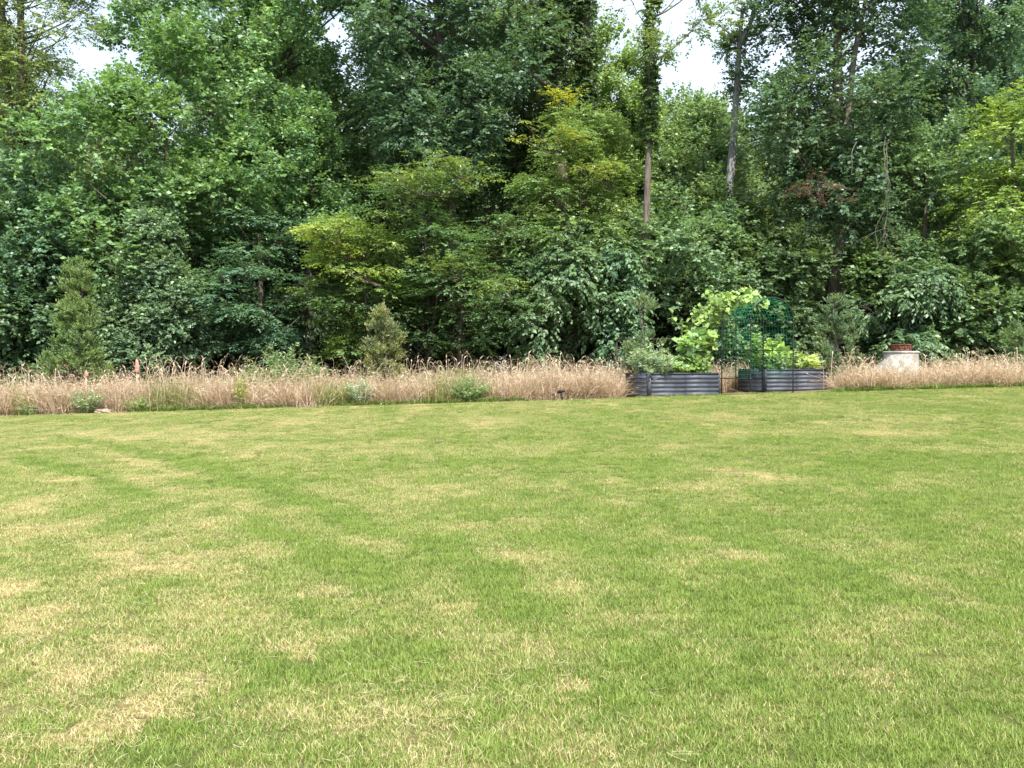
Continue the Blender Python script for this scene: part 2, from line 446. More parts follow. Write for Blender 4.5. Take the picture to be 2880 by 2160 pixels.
# ------------------------------------------------------------------ scattering (stuff only)
def scatter(name, pts, rot, scl, idx, protos, label, cat, extra=None):
    n = len(pts)
    at = {'rot': ('POINT', 'FLOAT_VECTOR', rot), 'scl': ('POINT', 'FLOAT_VECTOR', scl), 'idx': ('POINT', 'INT', idx)}
    if extra:
        for k, v in extra.items(): at[k] = ('POINT', 'FLOAT', v)
    me = mesh(name, pts, attrs=at)
    o = link(name, me)
    pc = bpy.data.collections.new(name + '_pieces')
    for i, pm in enumerate(protos):
        pc.objects.link(bpy.data.objects.new('%s_piece' % name, pm))
    ng = bpy.data.node_groups.new(name + '_scatter', 'GeometryNodeTree')
    ng.interface.new_socket('Geometry', in_out='INPUT', socket_type='NodeSocketGeometry')
    ng.interface.new_socket('Geometry', in_out='OUTPUT', socket_type='NodeSocketGeometry')
    gi = ng.nodes.new('NodeGroupInput'); gout = ng.nodes.new('NodeGroupOutput')
    ci = ng.nodes.new('GeometryNodeCollectionInfo'); ci.inputs['Collection'].default_value = pc
    ci.inputs['Separate Children'].default_value = True; ci.inputs['Reset Children'].default_value = True
    ip = ng.nodes.new('GeometryNodeInstanceOnPoints'); ip.inputs['Pick Instance'].default_value = True
    def na(attr, typ):
        k = ng.nodes.new('GeometryNodeInputNamedAttribute'); k.data_type = typ; k.inputs['Name'].default_value = attr
        return k.outputs['Attribute']
    ng.links.new(gi.outputs[0], ip.inputs['Points']); ng.links.new(ci.outputs[0], ip.inputs['Instance'])
    ng.links.new(na('idx', 'INT'), ip.inputs['Instance Index'])
    ng.links.new(na('rot', 'FLOAT_VECTOR'), ip.inputs['Rotation'])
    ng.links.new(na('scl', 'FLOAT_VECTOR'), ip.inputs['Scale'])
    ng.links.new(ip.outputs['Instances'], gout.inputs[0])
    md = o.modifiers.new('scatter', 'NODES'); md.node_group = ng
    o['kind'] = 'stuff'; tag(o, label, cat)
    return o

def grass_mat(name, green1, green2, straw1, straw2, inst_attr='dry', trans=0.3):
    m, n, out = new_mat(name)
    ia = n.nodes.new('ShaderNodeAttribute'); ia.attribute_type = 'INSTANCER'; ia.attribute_name = inst_attr
    rn = n.nodes.new('ShaderNodeAttribute'); rn.attribute_name = 'rnd'
    r2 = n.nodes.new('ShaderNodeAttribute'); r2.attribute_name = 'rnd2'
    oi = n.nodes.new('ShaderNodeObjectInfo')
    gm = n.nodes.new('ShaderNodeMixRGB'); gm.inputs['Color1'].default_value = (*green1, 1); gm.inputs['Color2'].default_value = (*green2, 1)
    sm = n.nodes.new('ShaderNodeMixRGB'); sm.inputs['Color1'].default_value = (*straw1, 1); sm.inputs['Color2'].default_value = (*straw2, 1)
    ad = n.nodes.new('ShaderNodeMath'); ad.operation = 'ADD'; n.links.new(r2.outputs['Fac'], ad.inputs[0]); n.links.new(oi.outputs['Random'], ad.inputs[1])
    hf = n.nodes.new('ShaderNodeMath'); hf.operation = 'MULTIPLY'; hf.inputs[1].default_value = 0.5; n.links.new(ad.outputs[0], hf.inputs[0])
    n.links.new(hf.outputs[0], gm.inputs['Fac']); n.links.new(r2.outputs['Fac'], sm.inputs['Fac'])
    df = n.nodes.new('ShaderNodeMath'); df.operation = 'SUBTRACT'; n.links.new(ia.outputs['Fac'], df.inputs[0]); n.links.new(rn.outputs['Fac'], df.inputs[1])
    mr = n.nodes.new('ShaderNodeMapRange'); mr.inputs['From Min'].default_value = -0.12; mr.inputs['From Max'].default_value = 0.12
    n.links.new(df.outputs[0], mr.inputs['Value'])
    mc = n.nodes.new('ShaderNodeMixRGB'); n.links.new(mr.outputs['Result'], mc.inputs['Fac'])
    n.links.new(gm.outputs['Color'], mc.inputs['Color1']); n.links.new(sm.outputs['Color'], mc.inputs['Color2'])
    leaf_shader(n, out, mc.outputs['Color'], trans, 0.5, 0.3)
    return m

def blades(n, R, hmin, hmax, wid, lean, mat, rs, seg=2, curl=0.5, name='blade_tuft', square=False):
    r = np.sqrt(rs.random(n)) * R; a = rs.random(n) * 2 * pi
    base = np.stack([r * np.cos(a), r * np.sin(a), np.zeros(n) - 0.004], -1)
    if square: base = np.stack([(rs.random(n) - .5) * 2 * R, (rs.random(n) - .5) * 2 * R, np.zeros(n) - .004], -1)
    h = hmin + (hmax - hmin) * rs.random(n)
    az = rs.random(n) * 2 * pi
    ld = np.stack([np.cos(az), np.sin(az), np.zeros(n)], -1)
    ln = lean * (0.15 + rs.random(n) ** 1.3)
    wa = az + pi / 2 + rs.normal(0, .6, n)
    wd = np.stack([np.cos(wa), np.sin(wa), np.zeros(n)], -1) * (wid * (0.7 + .6 * rs.random(n)))[:, None] / 2
    V = []; 
    for k in range(seg + 1):
        t = k / seg
        c = base + ld * (h * ln * (t + curl * t * t))[:, None] + np.array([0, 0, 1.0]) * (h * (t - curl * .45 * ln * t * t))[:, None]
        if k < seg:
            f = 1 - .35 * t
            V += [c - wd * f, c + wd * f]
        else:
            V += [c]
    per = 2 * seg + 1
    V = np.stack(V, 1)
    o = (np.arange(n) * per)[:, None]
    q = []
    for k in range(seg - 1):
        q.append(np.concatenate([o + 2 * k, o + 2 * k + 1, o + 2 * k + 3, o + 2 * k + 2], 1))
    tr = np.concatenate([o + 2 * seg - 2, o + 2 * seg - 1, o + 2 * seg], 1)
    qq = np.concatenate(q) if q else np.zeros((0, 4), int)
    rn = rs.random(n); rn2 = rs.random(n)
    fr = np.concatenate([np.tile(rn, max(seg - 1, 0)), rn]); fr2 = np.concatenate([np.tile(rn2, max(seg - 1, 0)), rn2])
    return mesh(name, V.reshape(-1, 3), qq, tr, mat, {'rnd': ('FACE', 'FLOAT', fr), 'rnd2': ('FACE', 'FLOAT', fr2)})

M_GRASS = grass_mat('lawn_blade', (0.128, 0.21, 0.036), (0.27, 0.36, 0.078), (0.46, 0.38, 0.19), (0.66, 0.58, 0.32))
def lawn():
    rs = np.random.default_rng(11)
    TS = 0.125
    protos = [blades(430, TS * .54, 0.012, 0.031, 0.0028, 0.85, M_GRASS, rs, 2, square=True) for _ in range(8)]
    yy = np.arange(1.6, 19.45, TS); P_ = []
    for y in yy:
        h_ = .66 * y + 2.2; xs = np.arange(-h_, h_, TS) + rs.random() * TS
        P_.append(np.stack([xs, np.full(len(xs), y)], 1))
    xy = np.concatenate(P_) + rs.normal(0, .012, (sum(map(len, P_)), 2))
    xy = xy[rs.random(len(xy)) < np.interp(xy[:, 1], [0, 8, 20], [1, 1, .8])]
    d = dryness(xy[:, 0], xy[:, 1])
    z = G(xy[:, 0], xy[:, 1])
    n = len(xy)
    rot = np.stack([rs.normal(0, .02, n), rs.normal(0, .02, n), rs.integers(0, 4, n) * pi / 2 + rs.normal(0, .06, n)], -1)
    tall = 0.75 + 0.5 * fbm(xy[:, 0] * .8, xy[:, 1] * .8, 77)
    s = (0.8 + .45 * rs.random(n)) * tall
    zs = s * (1.2 - 0.4 * d) 
    scl = np.stack([np.clip(s, .95, 1.15), np.clip(s, .95, 1.15), zs], -1)
    scatter('lawn_grass', np.column_stack([xy, z]), rot, scl, rs.integers(0, 8, n), protos,
            'short mown green lawn grass with yellowed blades', 'grass', {'dry': d})
    # loose dry clippings lying on the lawn
    def clip(n, R):
        V = []; q = []; rn = []
        for i in range(n):
            L = 0.025 + 0.06 * rs.random(); a0 = rs.random() * 2 * pi; bend = rs.normal(0, 1.1)
            p = np.array([rs.normal(0, R * .5), rs.normal(0, R * .5), 0.016 + .018 * rs.random()])
            wv = 0.0016 * (.7 + .6 * rs.random())
            tilt = rs.normal(0, .18)
            k0 = len(V)
            for k in range(4):
                a = a0 + bend * k / 3
                dv = np.array([cos(a), sin(a), tilt * (1 - k / 1.5)])
                nn = np.array([-sin(a), cos(a), 0]) * wv / 2
                V += [p - nn, p + nn]
                p = p + dv * L / 3
            for k in range(3): q.append((k0 + 2 * k, k0 + 2 * k + 1, k0 + 2 * k + 3, k0 + 2 * k + 2))
            rn += [rs.random()] * 3
        return mesh('clipping_bunch', V, q, None, M_STRAW, {'rnd': ('FACE', 'FLOAT', rn), 'rnd2': ('FACE', 'FLOAT', rn)})
    cp = [clip(16, 0.42) for _ in range(6)]
    m = 60000
    y = 2 + 17 * np.sqrt(rs.random(m)); x = (rs.random(m) * 2 - 1) * (0.64 * y + 1.5)
    d = dryness(x, y)
    keep = rs.random(m) < np.clip((d - 0.25) * 0.8, 0.012, .6) * np.where(x > 1, .55, 1.0)
    x, y, d = x[keep], y[keep], d[keep]; n = len(x)
    rot = np.stack([rs.normal(0, .05, n), rs.normal(0, .05, n), rs.random(n) * 2 * pi], -1)
    s = .8 + .6 * rs.random(n)
    scatter('dry_clippings', np.stack([x, y, G(x, y)], -1), rot, np.stack([s, s, s], -1), rs.integers(0, 6, n), cp,
            'pale dry grass clippings strewn over the lawn', 'clippings', {'dry': np.full(n, 1.0)})
M_STRAW = grass_mat('straw', (0.46, 0.38, 0.2), (0.62, 0.54, 0.32), (0.46, 0.38, 0.2), (0.62, 0.55, 0.35), trans=0.2)
lawn()

# ------------------------------------------------------------------ leaves and trees
def leaf_arrays(Pp, A, N, L, W, fold=0.12, tmpl='rhomb'):
    """arrays of leaves: base point, axis, normal, length, width"""
    A = nrm(A); N = N - (N * A).sum(-1, keepdims=True) * A; N = nrm(N); B = np.cross(N, A)
    if tmpl == 'rhomb':
        T = np.array([(0, 0, 0), (.45, .5, fold), (1, 0, -.05), (.45, -.5, fold)]); q = np.array([(0, 1, 2, 3)]); t = np.zeros((0, 3), int)
    elif tmpl == 'ovate':
        T = np.array([(0, 0, 0), (.22, .42, fold), (.6, .42, fold), (1, 0, -.1), (.6, -.42, fold), (.22, -.42, fold), (.45, 0, 0)])
        q = np.array([(0, 1, 2, 6), (0, 6, 4, 5)]); t = np.array([(6, 2, 3), (6, 3, 4)])
    else:  # broad lobed heart
        T = np.array([(0, 0, 0), (-.12, .34, fold * .6), (.18, .56, fold), (.48, .36, fold * .7), (.62, .44, fold), (1, 0, -.15), (.62, -.44, fold), (.48, -.36, fold * .7), (.18, -.56, fold), (-.12, -.34, fold * .6), (.4, 0, -.02)])
        q = np.array([(0, 1, 2, 10), (10, 2, 3, 4), (10, 6, 7, 8), (0, 10, 8, 9)]); t = np.array([(10, 4, 5), (10, 5, 6)])
    V = Pp[:, None, :] + A[:, None, :] * (L[:, None] * T[:, 0])[..., None] + B[:, None, :] * (W[:, None] * T[:, 1])[..., None] + N[:, None, :] * (W[:, None] * T[:, 2])[..., None]
    o = (np.arange(len(Pp)) * len(T))[:, None, None]
    return V.reshape(-1, 3), (q[None] + o).reshape(-1, 4), (t[None] + o).reshape(-1, 3), len(q), len(t)

def foliage_mesh(name, Pp, A, N, L, W, rnd, young, mat, fold=.12, tmpl='rhomb'):
    V, q, t, nq, ntt = leaf_arrays(Pp, A, N, L, W, fold, tmpl)
    fr = np.concatenate([np.repeat(rnd, nq), np.repeat(rnd, ntt)]); fy = np.concatenate([np.repeat(young, nq), np.repeat(young, ntt)])
    return mesh(name, V, q, t, mat, {'rnd': ('FACE', 'FLOAT', fr), 'young': ('FACE', 'FLOAT', fy)})

def sprays(rs, C, O, k, m, tl, leaf, wl, style, young_tip):
    """C cluster centres, O outward directions -> leaf arrays; k twigs per cluster, m leaves per twig"""
    n = len(C)
    Cc = np.repeat(C, k, 0); Oo = np.repeat(O, k, 0); N_ = n * k
    R = nrm(rs.normal(size=(N_, 3)))
    up = np.array([0, 0, 1.0])
    if style == 'spray':          # flat layered boughs
        D = nrm(Oo * np.array([1, 1, .25]) * .8 + R * np.array([.75, .75, .16]) + up * .02)
        st = Cc + R * np.array([.5, .5, .1]) * tl
        droop = .22; la = .75; flat = .8
    elif style == 'up':           # upright shoots with hanging leaves
        D = nrm(Oo * .35 + R * .55 + up * .9)
        st = Cc + R * .45 * tl
        droop = .05; la = .9; flat = .35
    elif style == 'feather':      # fine feathery boughs
        D = nrm(Oo * np.array([1, 1, .4]) * .7 + R * np.array([.7, .7, .3]))
        st = Cc + R * np.array([.5, .5, .2]) * tl
        droop = .3; la = 1.1; flat = .6
    elif style == 'cypress':
        D = nrm(Oo * .75 + R * .4 + up * .75)
        st = Cc + R * .25 * tl
        droop = .0; la = .55; flat = .2
    elif style == 'hang':         # big drooping compound leaves
        D = nrm(Oo * .7 + R * .6 + up * .1)
        st = Cc + R * .4 * tl
        droop = .7; la = .8; flat = .5
    else:                         # broad
        D = nrm(Oo * .6 + R * .8 + up * .25)
        st = Cc + R * .45 * tl
        droop = .15; la = .85; flat = .5
    ln = tl * (.55 + .75 * rs.random(N_))
    t = (np.arange(m) + .6) / m
    T = np.tile(t, N_); I = np.repeat(np.arange(N_), m)
    T = np.clip(T * .85 + .15 + rs.normal(0, .03, len(T)), .02, 1.02)
    Dd = D[I]; pos = st[I] + Dd * (ln[I] * T)[:, None] - up * (droop * ln[I] * T * T)[:, None]
    side = nrm(np.cross(Dd, up + .001)); sg = np.tile(np.where(np.arange(m) % 2 == 0, 1.0, -1.0), N_)
    axis_ = Dd * (.55 + .5 * (T[:, None] > .9)) + side * (sg * la)[:, None] + rs.normal(size=pos.shape) * .28 - up * (.18 + droop * .5 * T)[:, None]
    if style in ('up', 'hang'): axis_ = axis_ - up * .45
    if style == 'cypress': axis_ = axis_ + up * .55
    nn = up * flat + rs.normal(size=pos.shape) * (1.05 - flat) * .6 + Oo[I] * .25
    L = 1.2 * leaf * (.65 + .6 * rs.random(len(pos))); W = 1.15 * L * wl * (.85 + .3 * rs.random(len(pos)))
    tw = np.repeat(rs.random(N_) * .5, m)
    rnd = np.clip(.5 * rs.random(len(pos)) + tw, 0, 1)
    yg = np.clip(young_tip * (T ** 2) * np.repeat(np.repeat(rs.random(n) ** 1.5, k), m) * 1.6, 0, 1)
    return pos, axis_, nn, L, W, rnd, yg

def env_r(shape, t):
    t = np.clip(t, 0, 1)
    if shape == 'oval': return np.sqrt(np.maximum(0, 1 - (2 * t - 1) ** 2)) ** .8
    if shape == 'dome': return np.where(t < .35, .72 + .8 * t, np.sqrt(np.maximum(0, 1 - ((t - .35) / .65) ** 2.2)))
    if shape == 'cone': return np.maximum(0, (1 - t)) ** .9 * np.minimum(1, .75 + t * 2.5)
    if shape == 'top': return np.sqrt(np.maximum(0, 1 - ((t - .62) / np.where(t < .62, .64, .39)) ** 2))
    return np.ones_like(t)

LEAF_TOTAL = 0
TREES = []
def make_tree(name, label, cat, Y, trunk_px, crown, style='broad', shape='oval', color=(.06, .11, .03), leaf=.10, wl=.62, dens=1.0,
              young=.3, lobe=.75, tr=.13, bark=None, group=None, seed=1, lean=0.0, ivy=None, trunk_top=None, twigs=11, mleaf=9, depth=None, gap=0.0, mat=None, limbs=True, extra=None):
    """crown = (cx, top, bottom, half width) in photo pixels at depth Y"""
    global LEAF_TOTAL
    rs = np.random.default_rng(seed)
    cx, top, bot, hw = crown
    bx = P(trunk_px, 1000, Y)[0]
    base = np.array([bx, Y, g(bx, Y)])
    root = thing(name, label, cat, tuple(base), 0, group)
    pt = P(cx, top, Y) - base; pb = P(cx, bot, Y) - base
    z1, z0 = pt[2], max(pb[2], 0.02); h = z1 - z0
    R = hw * Y / F
    ctr = np.array([pt[0], 0.0])
    Dr = R if depth is None else depth
    # lobes over the envelope
    vol = R * h
    nl = max(6, int(1.48 * vol * dens / (lobe ** 2)))
    tt = rs.random(nl * 4); keep = rs.random(nl * 4) < env_r(shape, tt) + .08
    tt = tt[keep][:nl]; nl = len(tt)
    an = rs.random(nl) * 2 * pi; rr = env_r(shape, tt) * (.35 + .65 * np.sqrt(rs.random(nl))) * (.80 + .22 * np.sin(an * 2 + tt * 5 + seed) + .22 * np.sin(an * 5 - tt * 9 + seed * 2) + .35 * (rs.random(nl) < .16))
    rin = np.maximum(R - lobe * .6, R * .35); din = np.maximum(Dr - lobe * .6, Dr * .35)
    LC = np.stack([ctr[0] + rr * rin * np.cos(an), rr * din * np.sin(an), z0 + lobe * .3 + tt * max(h - lobe * .7, .1) * (1 + .10 * np.sin(an * 2 + seed) * tt)], -1)
    ls = lobe * (.65 + .7 * rs.random(nl))
    # clusters on the outer/upper side of each lobe
    kc = 9
    dv = nrm(rs.normal(size=(nl, kc, 3)) + np.array([0, 0, .35]) + .5 * nrm(LC - np.array([ctr[0], 0, z0 + h * .4]))[:, None, :])
    C = (LC[:, None, :] + dv * ls[:, None, None] * (.55 + .45 * rs.random((nl, kc, 1))) * np.array([1, 1, .75 if style != 'spray' else .45])).reshape(-1, 3)
    O = dv.reshape(-1, 3)
    if gap > 0:
        kk = rs.random(len(C)) > gap; C, O = C[kk], O[kk]
    C[:, 2] = np.maximum(C[:, 2], .12)
    arr = sprays(rs, C, O, twigs, mleaf, lobe * .62, leaf, wl, style, young)
    ok = arr[0][:, 2] > 0.03
    arr = [x[ok] for x in arr]
    LEAF_TOTAL += len(arr[0])
    cme = foliage_mesh('crown', *arr, mat or M_LEAF)
    color = tuple(1.5 * (.62 * c + .38 * m_) for c, m_ in zip(color, (.078, .135, .042)))
    co = link('crown', cme, root); co.color = (*color, 1)
    # trunk and limbs
    mb = MB()
    zt = trunk_top if trunk_top is not None else z0 + h * .85
    nseg = 12
    s = np.linspace(0, 1, nseg)
    endx = ctr[0] * .9 + lean
    path = np.stack([endx * s ** 1.3 + .06 * np.sin(s * 7 + seed) * s, .05 * np.sin(s * 5 + seed * 2) * s, -0.08 + s * (zt + .08)], -1)
    rad = tr * (1 - .8 * s ** 1.1) + .012
    rad[0] *= 1.45
    mb.tube(path, rad, 9)
    if limbs:
        for i in range(nl):
            tz = max(.12, min(.97, (LC[i, 2] - ls[i] * .5 - .55 * np.hypot(LC[i, 0] - endx * .7, LC[i, 1])) / zt))
            st = np.array([np.interp(tz, s, path[:, k]) for k in range(3)])
            en = LC[i] + np.array([0, 0, .1])
            mid = st * .5 + en * .5 + np.array([0, 0, -.12 * np.linalg.norm(en - st)]) + rs.normal(0, .06, 3)
            ts = np.linspace(0, 1, 5)[:, None]
            cv = (1 - ts) ** 2 * st + 2 * ts * (1 - ts) * mid + ts ** 2 * en
            r0 = min(tr * (1 - .7 * tz) * .6, .012 + .011 * np.linalg.norm(en - st))
            mb.tube(cv, np.linspace(r0, .006, 5), 4, cap=False)
            for j in range(0, kc, 3):
                e2 = LC[i] + dv[i, j] * ls[i] * .8
                mb.tube(np.array([en * .85 + st * .15, (en + e2) / 2 + rs.normal(0, .04, 3), e2]), [.009, .006, .003], 3, cap=False)
    to = mb.build('trunk', bark or M_BARK, root, smooth=True)
    if ivy:                       # climbing ivy clothing the trunk between two photo heights
        y_top, y_bot, thick, icol = ivy
        za = P(cx, y_top, Y)[2] - base[2]; zb = P(cx, y_bot, Y)[2] - base[2]
        m = int((za - zb) * 36)
        zz = zb + (za - zb) * rs.random(m); sN = np.clip(zz / zt, 0, 1)
        a2 = rs.random(m) * 2 * pi
        rr2 = np.interp(sN, s, rad) + thick * rs.random(m) ** 1.5
        C2 = np.stack([np.interp(sN, s, path[:, 0]) + rr2 * np.cos(a2), np.interp(sN, s, path[:, 1]) + rr2 * np.sin(a2), zz], -1)
        O2 = np.stack([np.cos(a2), np.sin(a2), np.full(m, -.1)], -1)
        ar = sprays(rs, C2, O2, 5, 6, .10 + thick * .7, .085, .75, 'broad', .2)
        LEAF_TOTAL += len(ar[0])
        io = link('ivy', foliage_mesh('ivy', *ar, M_LEAF), root); io.color = (*icol, 1)
    for (xa, xb, ya, yb, r0, r1, Yo) in (extra or []):   # further stems or big limbs, given in photo pixels
        k = 9; ss = np.linspace(0, 1, k)[:, None]
        pa = P(xa, ya, Y + Yo) - base; pb2 = P(xb, yb, Y + Yo) - base
        if ya > 1000: pa[2] = -.08
        ln = pa * (1 - ss) + pb2 * ss
        bow = np.linalg.norm(pb2 - pa) * .05
        ln[:, 2] -= bow * np.sin(ss[:, 0] * pi) * (abs(pb2[0] - pa[0]) > 1.0)
        ln[:, 0] += .05 * np.sin(ss[:, 0] * 9 + seed)
        mx2 = MB(); mx2.tube(ln, np.linspace(r0, r1, k), 8)
        mx2.build('stem', bark or M_BARK, root, smooth=True)
        if ivy and r0 > .15:
            m = 420; uu = .45 + .55 * rs.random(m); a2 = rs.random(m) * 2 * pi; rr2 = r1 + ivy[2] * rs.random(m)
            C2 = np.stack([np.interp(uu, ss[:, 0], ln[:, 0]) + rr2 * np.cos(a2), np.interp(uu, ss[:, 0], ln[:, 1]) + rr2 * np.sin(a2), np.interp(uu, ss[:, 0], ln[:, 2])], -1)
            ar = sprays(rs, C2, np.stack([np.cos(a2), np.sin(a2), 0 * a2 - .1], -1), 5, 6, .2, .085, .75, 'broad', .2)
            io = link('ivy', foliage_mesh('ivy', *ar, M_LEAF), root); io.color = (*ivy[3], 1)
    TREES.append(root)
    return root

GREEN_MID = (.075, .145, .038); GREEN_DARK = (.038, .078, .026); GREEN_BLUE = (.052, .108, .045); GREEN_YEL = (.15, .205, .03); GREEN_OLV = (.10, .135, .028); GREEN_LIT = (.115, .19, .045)
T = make_tree
# front row, left to right
T('broadleaf_tree', 'dark leafy tree cut by the left edge of the photo, below the twin dark trunks', 'tree', 26.6, 30, (60, 430, 1010, 260), 'broad', 'dome', GREEN_BLUE, seed=2, young=.25)
T('twin_trunk_tree', 'tall thin-crowned tree with dark trunks against the sky at the top left corner', 'tree', 30.5, 55, (110, -330, 470, 190), 'feather', 'oval', GREEN_OLV, leaf=.085, wl=.5, seed=3, tr=.26, dens=.8, lobe=.6, young=.5, lean=-.55, gap=.25, twigs=9, extra=[(75, 5, 1040, -60, .2, .08, .3), (70, 150, 330, 200, .07, .02, -.2)])
T('maple_tree', 'large bright green rounded tree, the biggest crown left of the tall upright tree', 'tree', 27.8, 480, (465, 165, 930, 320), 'broad', 'dome', GREEN_MID, leaf=.115, seed=4, young=.5, lobe=.85)
T('upright_tree', 'tall fresh green tree with upright shoots rising behind the large rounded tree', 'tree', 32.0, 760, (720, -380, 560, 330), 'up', 'oval', (.10, .18, .055), leaf=.125, wl=.55, seed=5, young=.45, lobe=.8, tr=.2)
T('small_leaved_tree', 'small-leaved grey-green tree standing low in front of the large rounded tree', 'tree', 25.6, 440, (430, 560, 1040, 190), 'broad', 'cone', (.085, .135, .06), leaf=.07, wl=.75, seed=6, young=.4, lobe=.5, twigs=15)
T('undergrowth_tree', 'dark low tree behind the left conifer at the edge of the wood', 'tree', 25.9, 130, (130, 700, 1045, 200), 'broad', 'dome', GREEN_DARK, seed=7, young=.25, lobe=.6)
T('layered_tree', 'dark blue-green tree with level boughs left of the dark gap in the wood', 'tree', 26.8, 745, (720, 590, 1035, 200), 'spray', 'dome', (.045, .10, .045), leaf=.085, wl=.5, seed=8, young=.2, lobe=.75)
T('young_maple', 'mid green young tree between the large rounded tree and the dark oak', 'tree', 29.0, 870, (870, 310, 720, 175), 'up', 'oval', GREEN_MID, seed=9, young=.4, lobe=.7)
T('oak_tree', 'tall dark oak with a dark straight trunk and wide dark crown at the top centre', 'tree', 29.2, 1290, (1225, -420, 560, 320), 'broad', 'top', (.040, .082, .036), leaf=.115, wl=.5, seed=10, young=.12, lobe=.8, tr=.24, lean=-.3)
T('elm_tree', 'elm with a thin bent stem and bright layered boughs below the dark oak', 'tree', 26.6, 1210, (1190, 420, 1035, 270), 'spray', 'oval', (.052, .10, .028), leaf=.08, wl=.5, dens=1.25, gap=.22, seed=12, young=.7, lobe=.85, tr=.07)
T('sunlit_elm', 'low tree with bright yellow-green arching boughs beside the dark gap in the wood', 'tree', 26.0, 1050, (1010, 590, 1020, 160), 'spray', 'oval', (.105, .165, .03), leaf=.08, wl=.5, seed=13, young=.95, lobe=.7, tr=.06)
T('elm_tree', 'dark green elm drooping over the dry grass, right of the second conifer', 'tree', 25.8, 1290, (1310, 690, 1045, 170), 'spray', 'dome', (.06, .115, .03), leaf=.08, wl=.5, seed=14, young=.5, lobe=.7, tr=.06)
T('ivy_clad_tree', 'tall tree with a thick ivy-clad double trunk at the top, right of the dark oak', 'tree', 30.2, 1600, (1530, -420, 190, 165), 'broad', 'oval', (.055, .095, .03), leaf=.10, wl=.5, seed=15, young=.2, tr=.30, ivy=(-60, 420, .16, (.075, .13, .04)), gap=.15, extra=[(1640, 1650, 1040, -120, .22, .12, .2), (1590, 1400, 260, 140, .10, .03, -.2)])
T('locust_tree', 'feathery yellow-green tree standing in front of the ivy-clad double trunk', 'tree', 27.6, 1640, (1625, 320, 900, 185), 'feather', 'oval', (.10, .155, .03), leaf=.075, wl=.45, seed=16, young=.5, lobe=.65, tr=.07, twigs=14)
T('light_green_tree', 'light green tree behind, between the ivy-clad double trunk and the slender trunk', 'tree', 34.0, 1720, (1715, 110, 640, 150), 'up', 'oval', (.135, .20, .04), seed=17, young=.6, lobe=.65)
T('slender_tree', 'slender tree with a long bare brown trunk, vine leaves above, rising to the sky gap', 'tree', 26.6, 1802, (1855, -330, 230, 150), 'broad', 'oval', GREEN_OLV, leaf=.09, wl=.45, seed=18, tr=.125, lean=-.0, bark=M_BARK_BROWN, dens=.3, gap=.45, lobe=.6, ivy=(-20, 400, .07, (.095, .16, .04)), young=.3, trunk_top=13.2)
T('broadleaf_tree', 'dark tree with large drooping leaves below the feathery yellow-green tree', 'tree', 26.3, 1560, (1560, 640, 1040, 170), 'hang', 'dome', (.06, .105, .032), leaf=.11, wl=.5, seed=19, young=.15, lobe=.6)
T('young_tree', 'narrow green young tree with hanging leaves at the foot of the slender trunk', 'tree', 26.0, 1735, (1735, 640, 1030, 85), 'hang', 'oval', (.07, .13, .05), leaf=.11, wl=.45, seed=20, young=.3, lobe=.5, tr=.05)
T('broadleaf_tree', 'mid green bushy tree behind the garden beds, right of the slender trunk', 'tree', 27.4, 1960, (1945, 560, 1010, 190), 'broad', 'dome', (.08, .135, .045), seed=21, young=.35, lobe=.65)
T('background_tree', 'sunlit green tree behind the pale dead trunk, below the sky gap', 'tree', 34.5, 1940, (1950, 300, 900, 230), 'broad', 'dome', (.095, .15, .045), seed=22, young=.4, lobe=.8)
T('vine_covered_tree', 'huge dark vine-draped tree with a grey trunk foot right of the garden arch', 'tree', 28.0, 2345, (2370, -420, 690, 255), 'broad', 'oval', (.034, .068, .028), leaf=.105, wl=.55, dens=1.35, seed=24, young=.2, lobe=.85, tr=.27, bark=M_BARK_BROWN, ivy=(420, 610, .2, (.08, .135, .035)), extra=[(2350, 2440, 520, -50, .13, .06, -.4)])
T('understorey_tree', 'olive green leafy tree filling the space left of the grey trunk foot, behind the arch', 'tree', 27.2, 2190, (2195, 560, 1030, 118), 'broad', 'dome', (.055, .09, .026), seed=25, young=.2, lobe=.6)
T('vine_column', 'column of olive vine leaves just right of the grey trunk foot', 'vine', 27.0, 2430, (2452, 690, 1030, 66), 'broad', 'oval', (.07, .115, .025), leaf=.10, seed=26, young=.3, lobe=.4, tr=.05)
T('broadleaf_tree', 'mid green tree behind the hanging bare vine on the right', 'tree', 28.6, 2600, (2600, 380, 1020, 190), 'broad', 'dome', (.068, .12, .04), seed=27, young=.3, lobe=.7)
T('tall_background_tree', 'tall blue-green tree filling the top right corner', 'tree', 33.5, 2740, (2720, -380, 640, 240), 'up', 'oval', (.062, .12, .055), leaf=.115, seed=28, young=.25, tr=.2)
T('yellow_green_tree', 'bright yellow-green tree at the right edge of the photo', 'tree', 27.0, 2850, (2850, 240, 940, 165), 'feather', 'dome', (.14, .21, .03), leaf=.085, wl=.5, seed=29, young=.55, lobe=.7)
T('undergrowth_tree', 'low mid green tree behind the dry grass at the right edge', 'tree', 26.1, 2770, (2780, 650, 1040, 170), 'broad', 'dome', (.075, .125, .035), seed=30, young=.35, lobe=.55)
T('hickory_sapling', 'dark hickory sapling with large drooping leaves behind the concrete manhole cone', 'tree', 26.0, 2550, (2545, 730, 1040, 150), 'hang', 'dome', (.062, .11, .036), leaf=.115, wl=.42, seed=31, young=.15, lobe=.55)

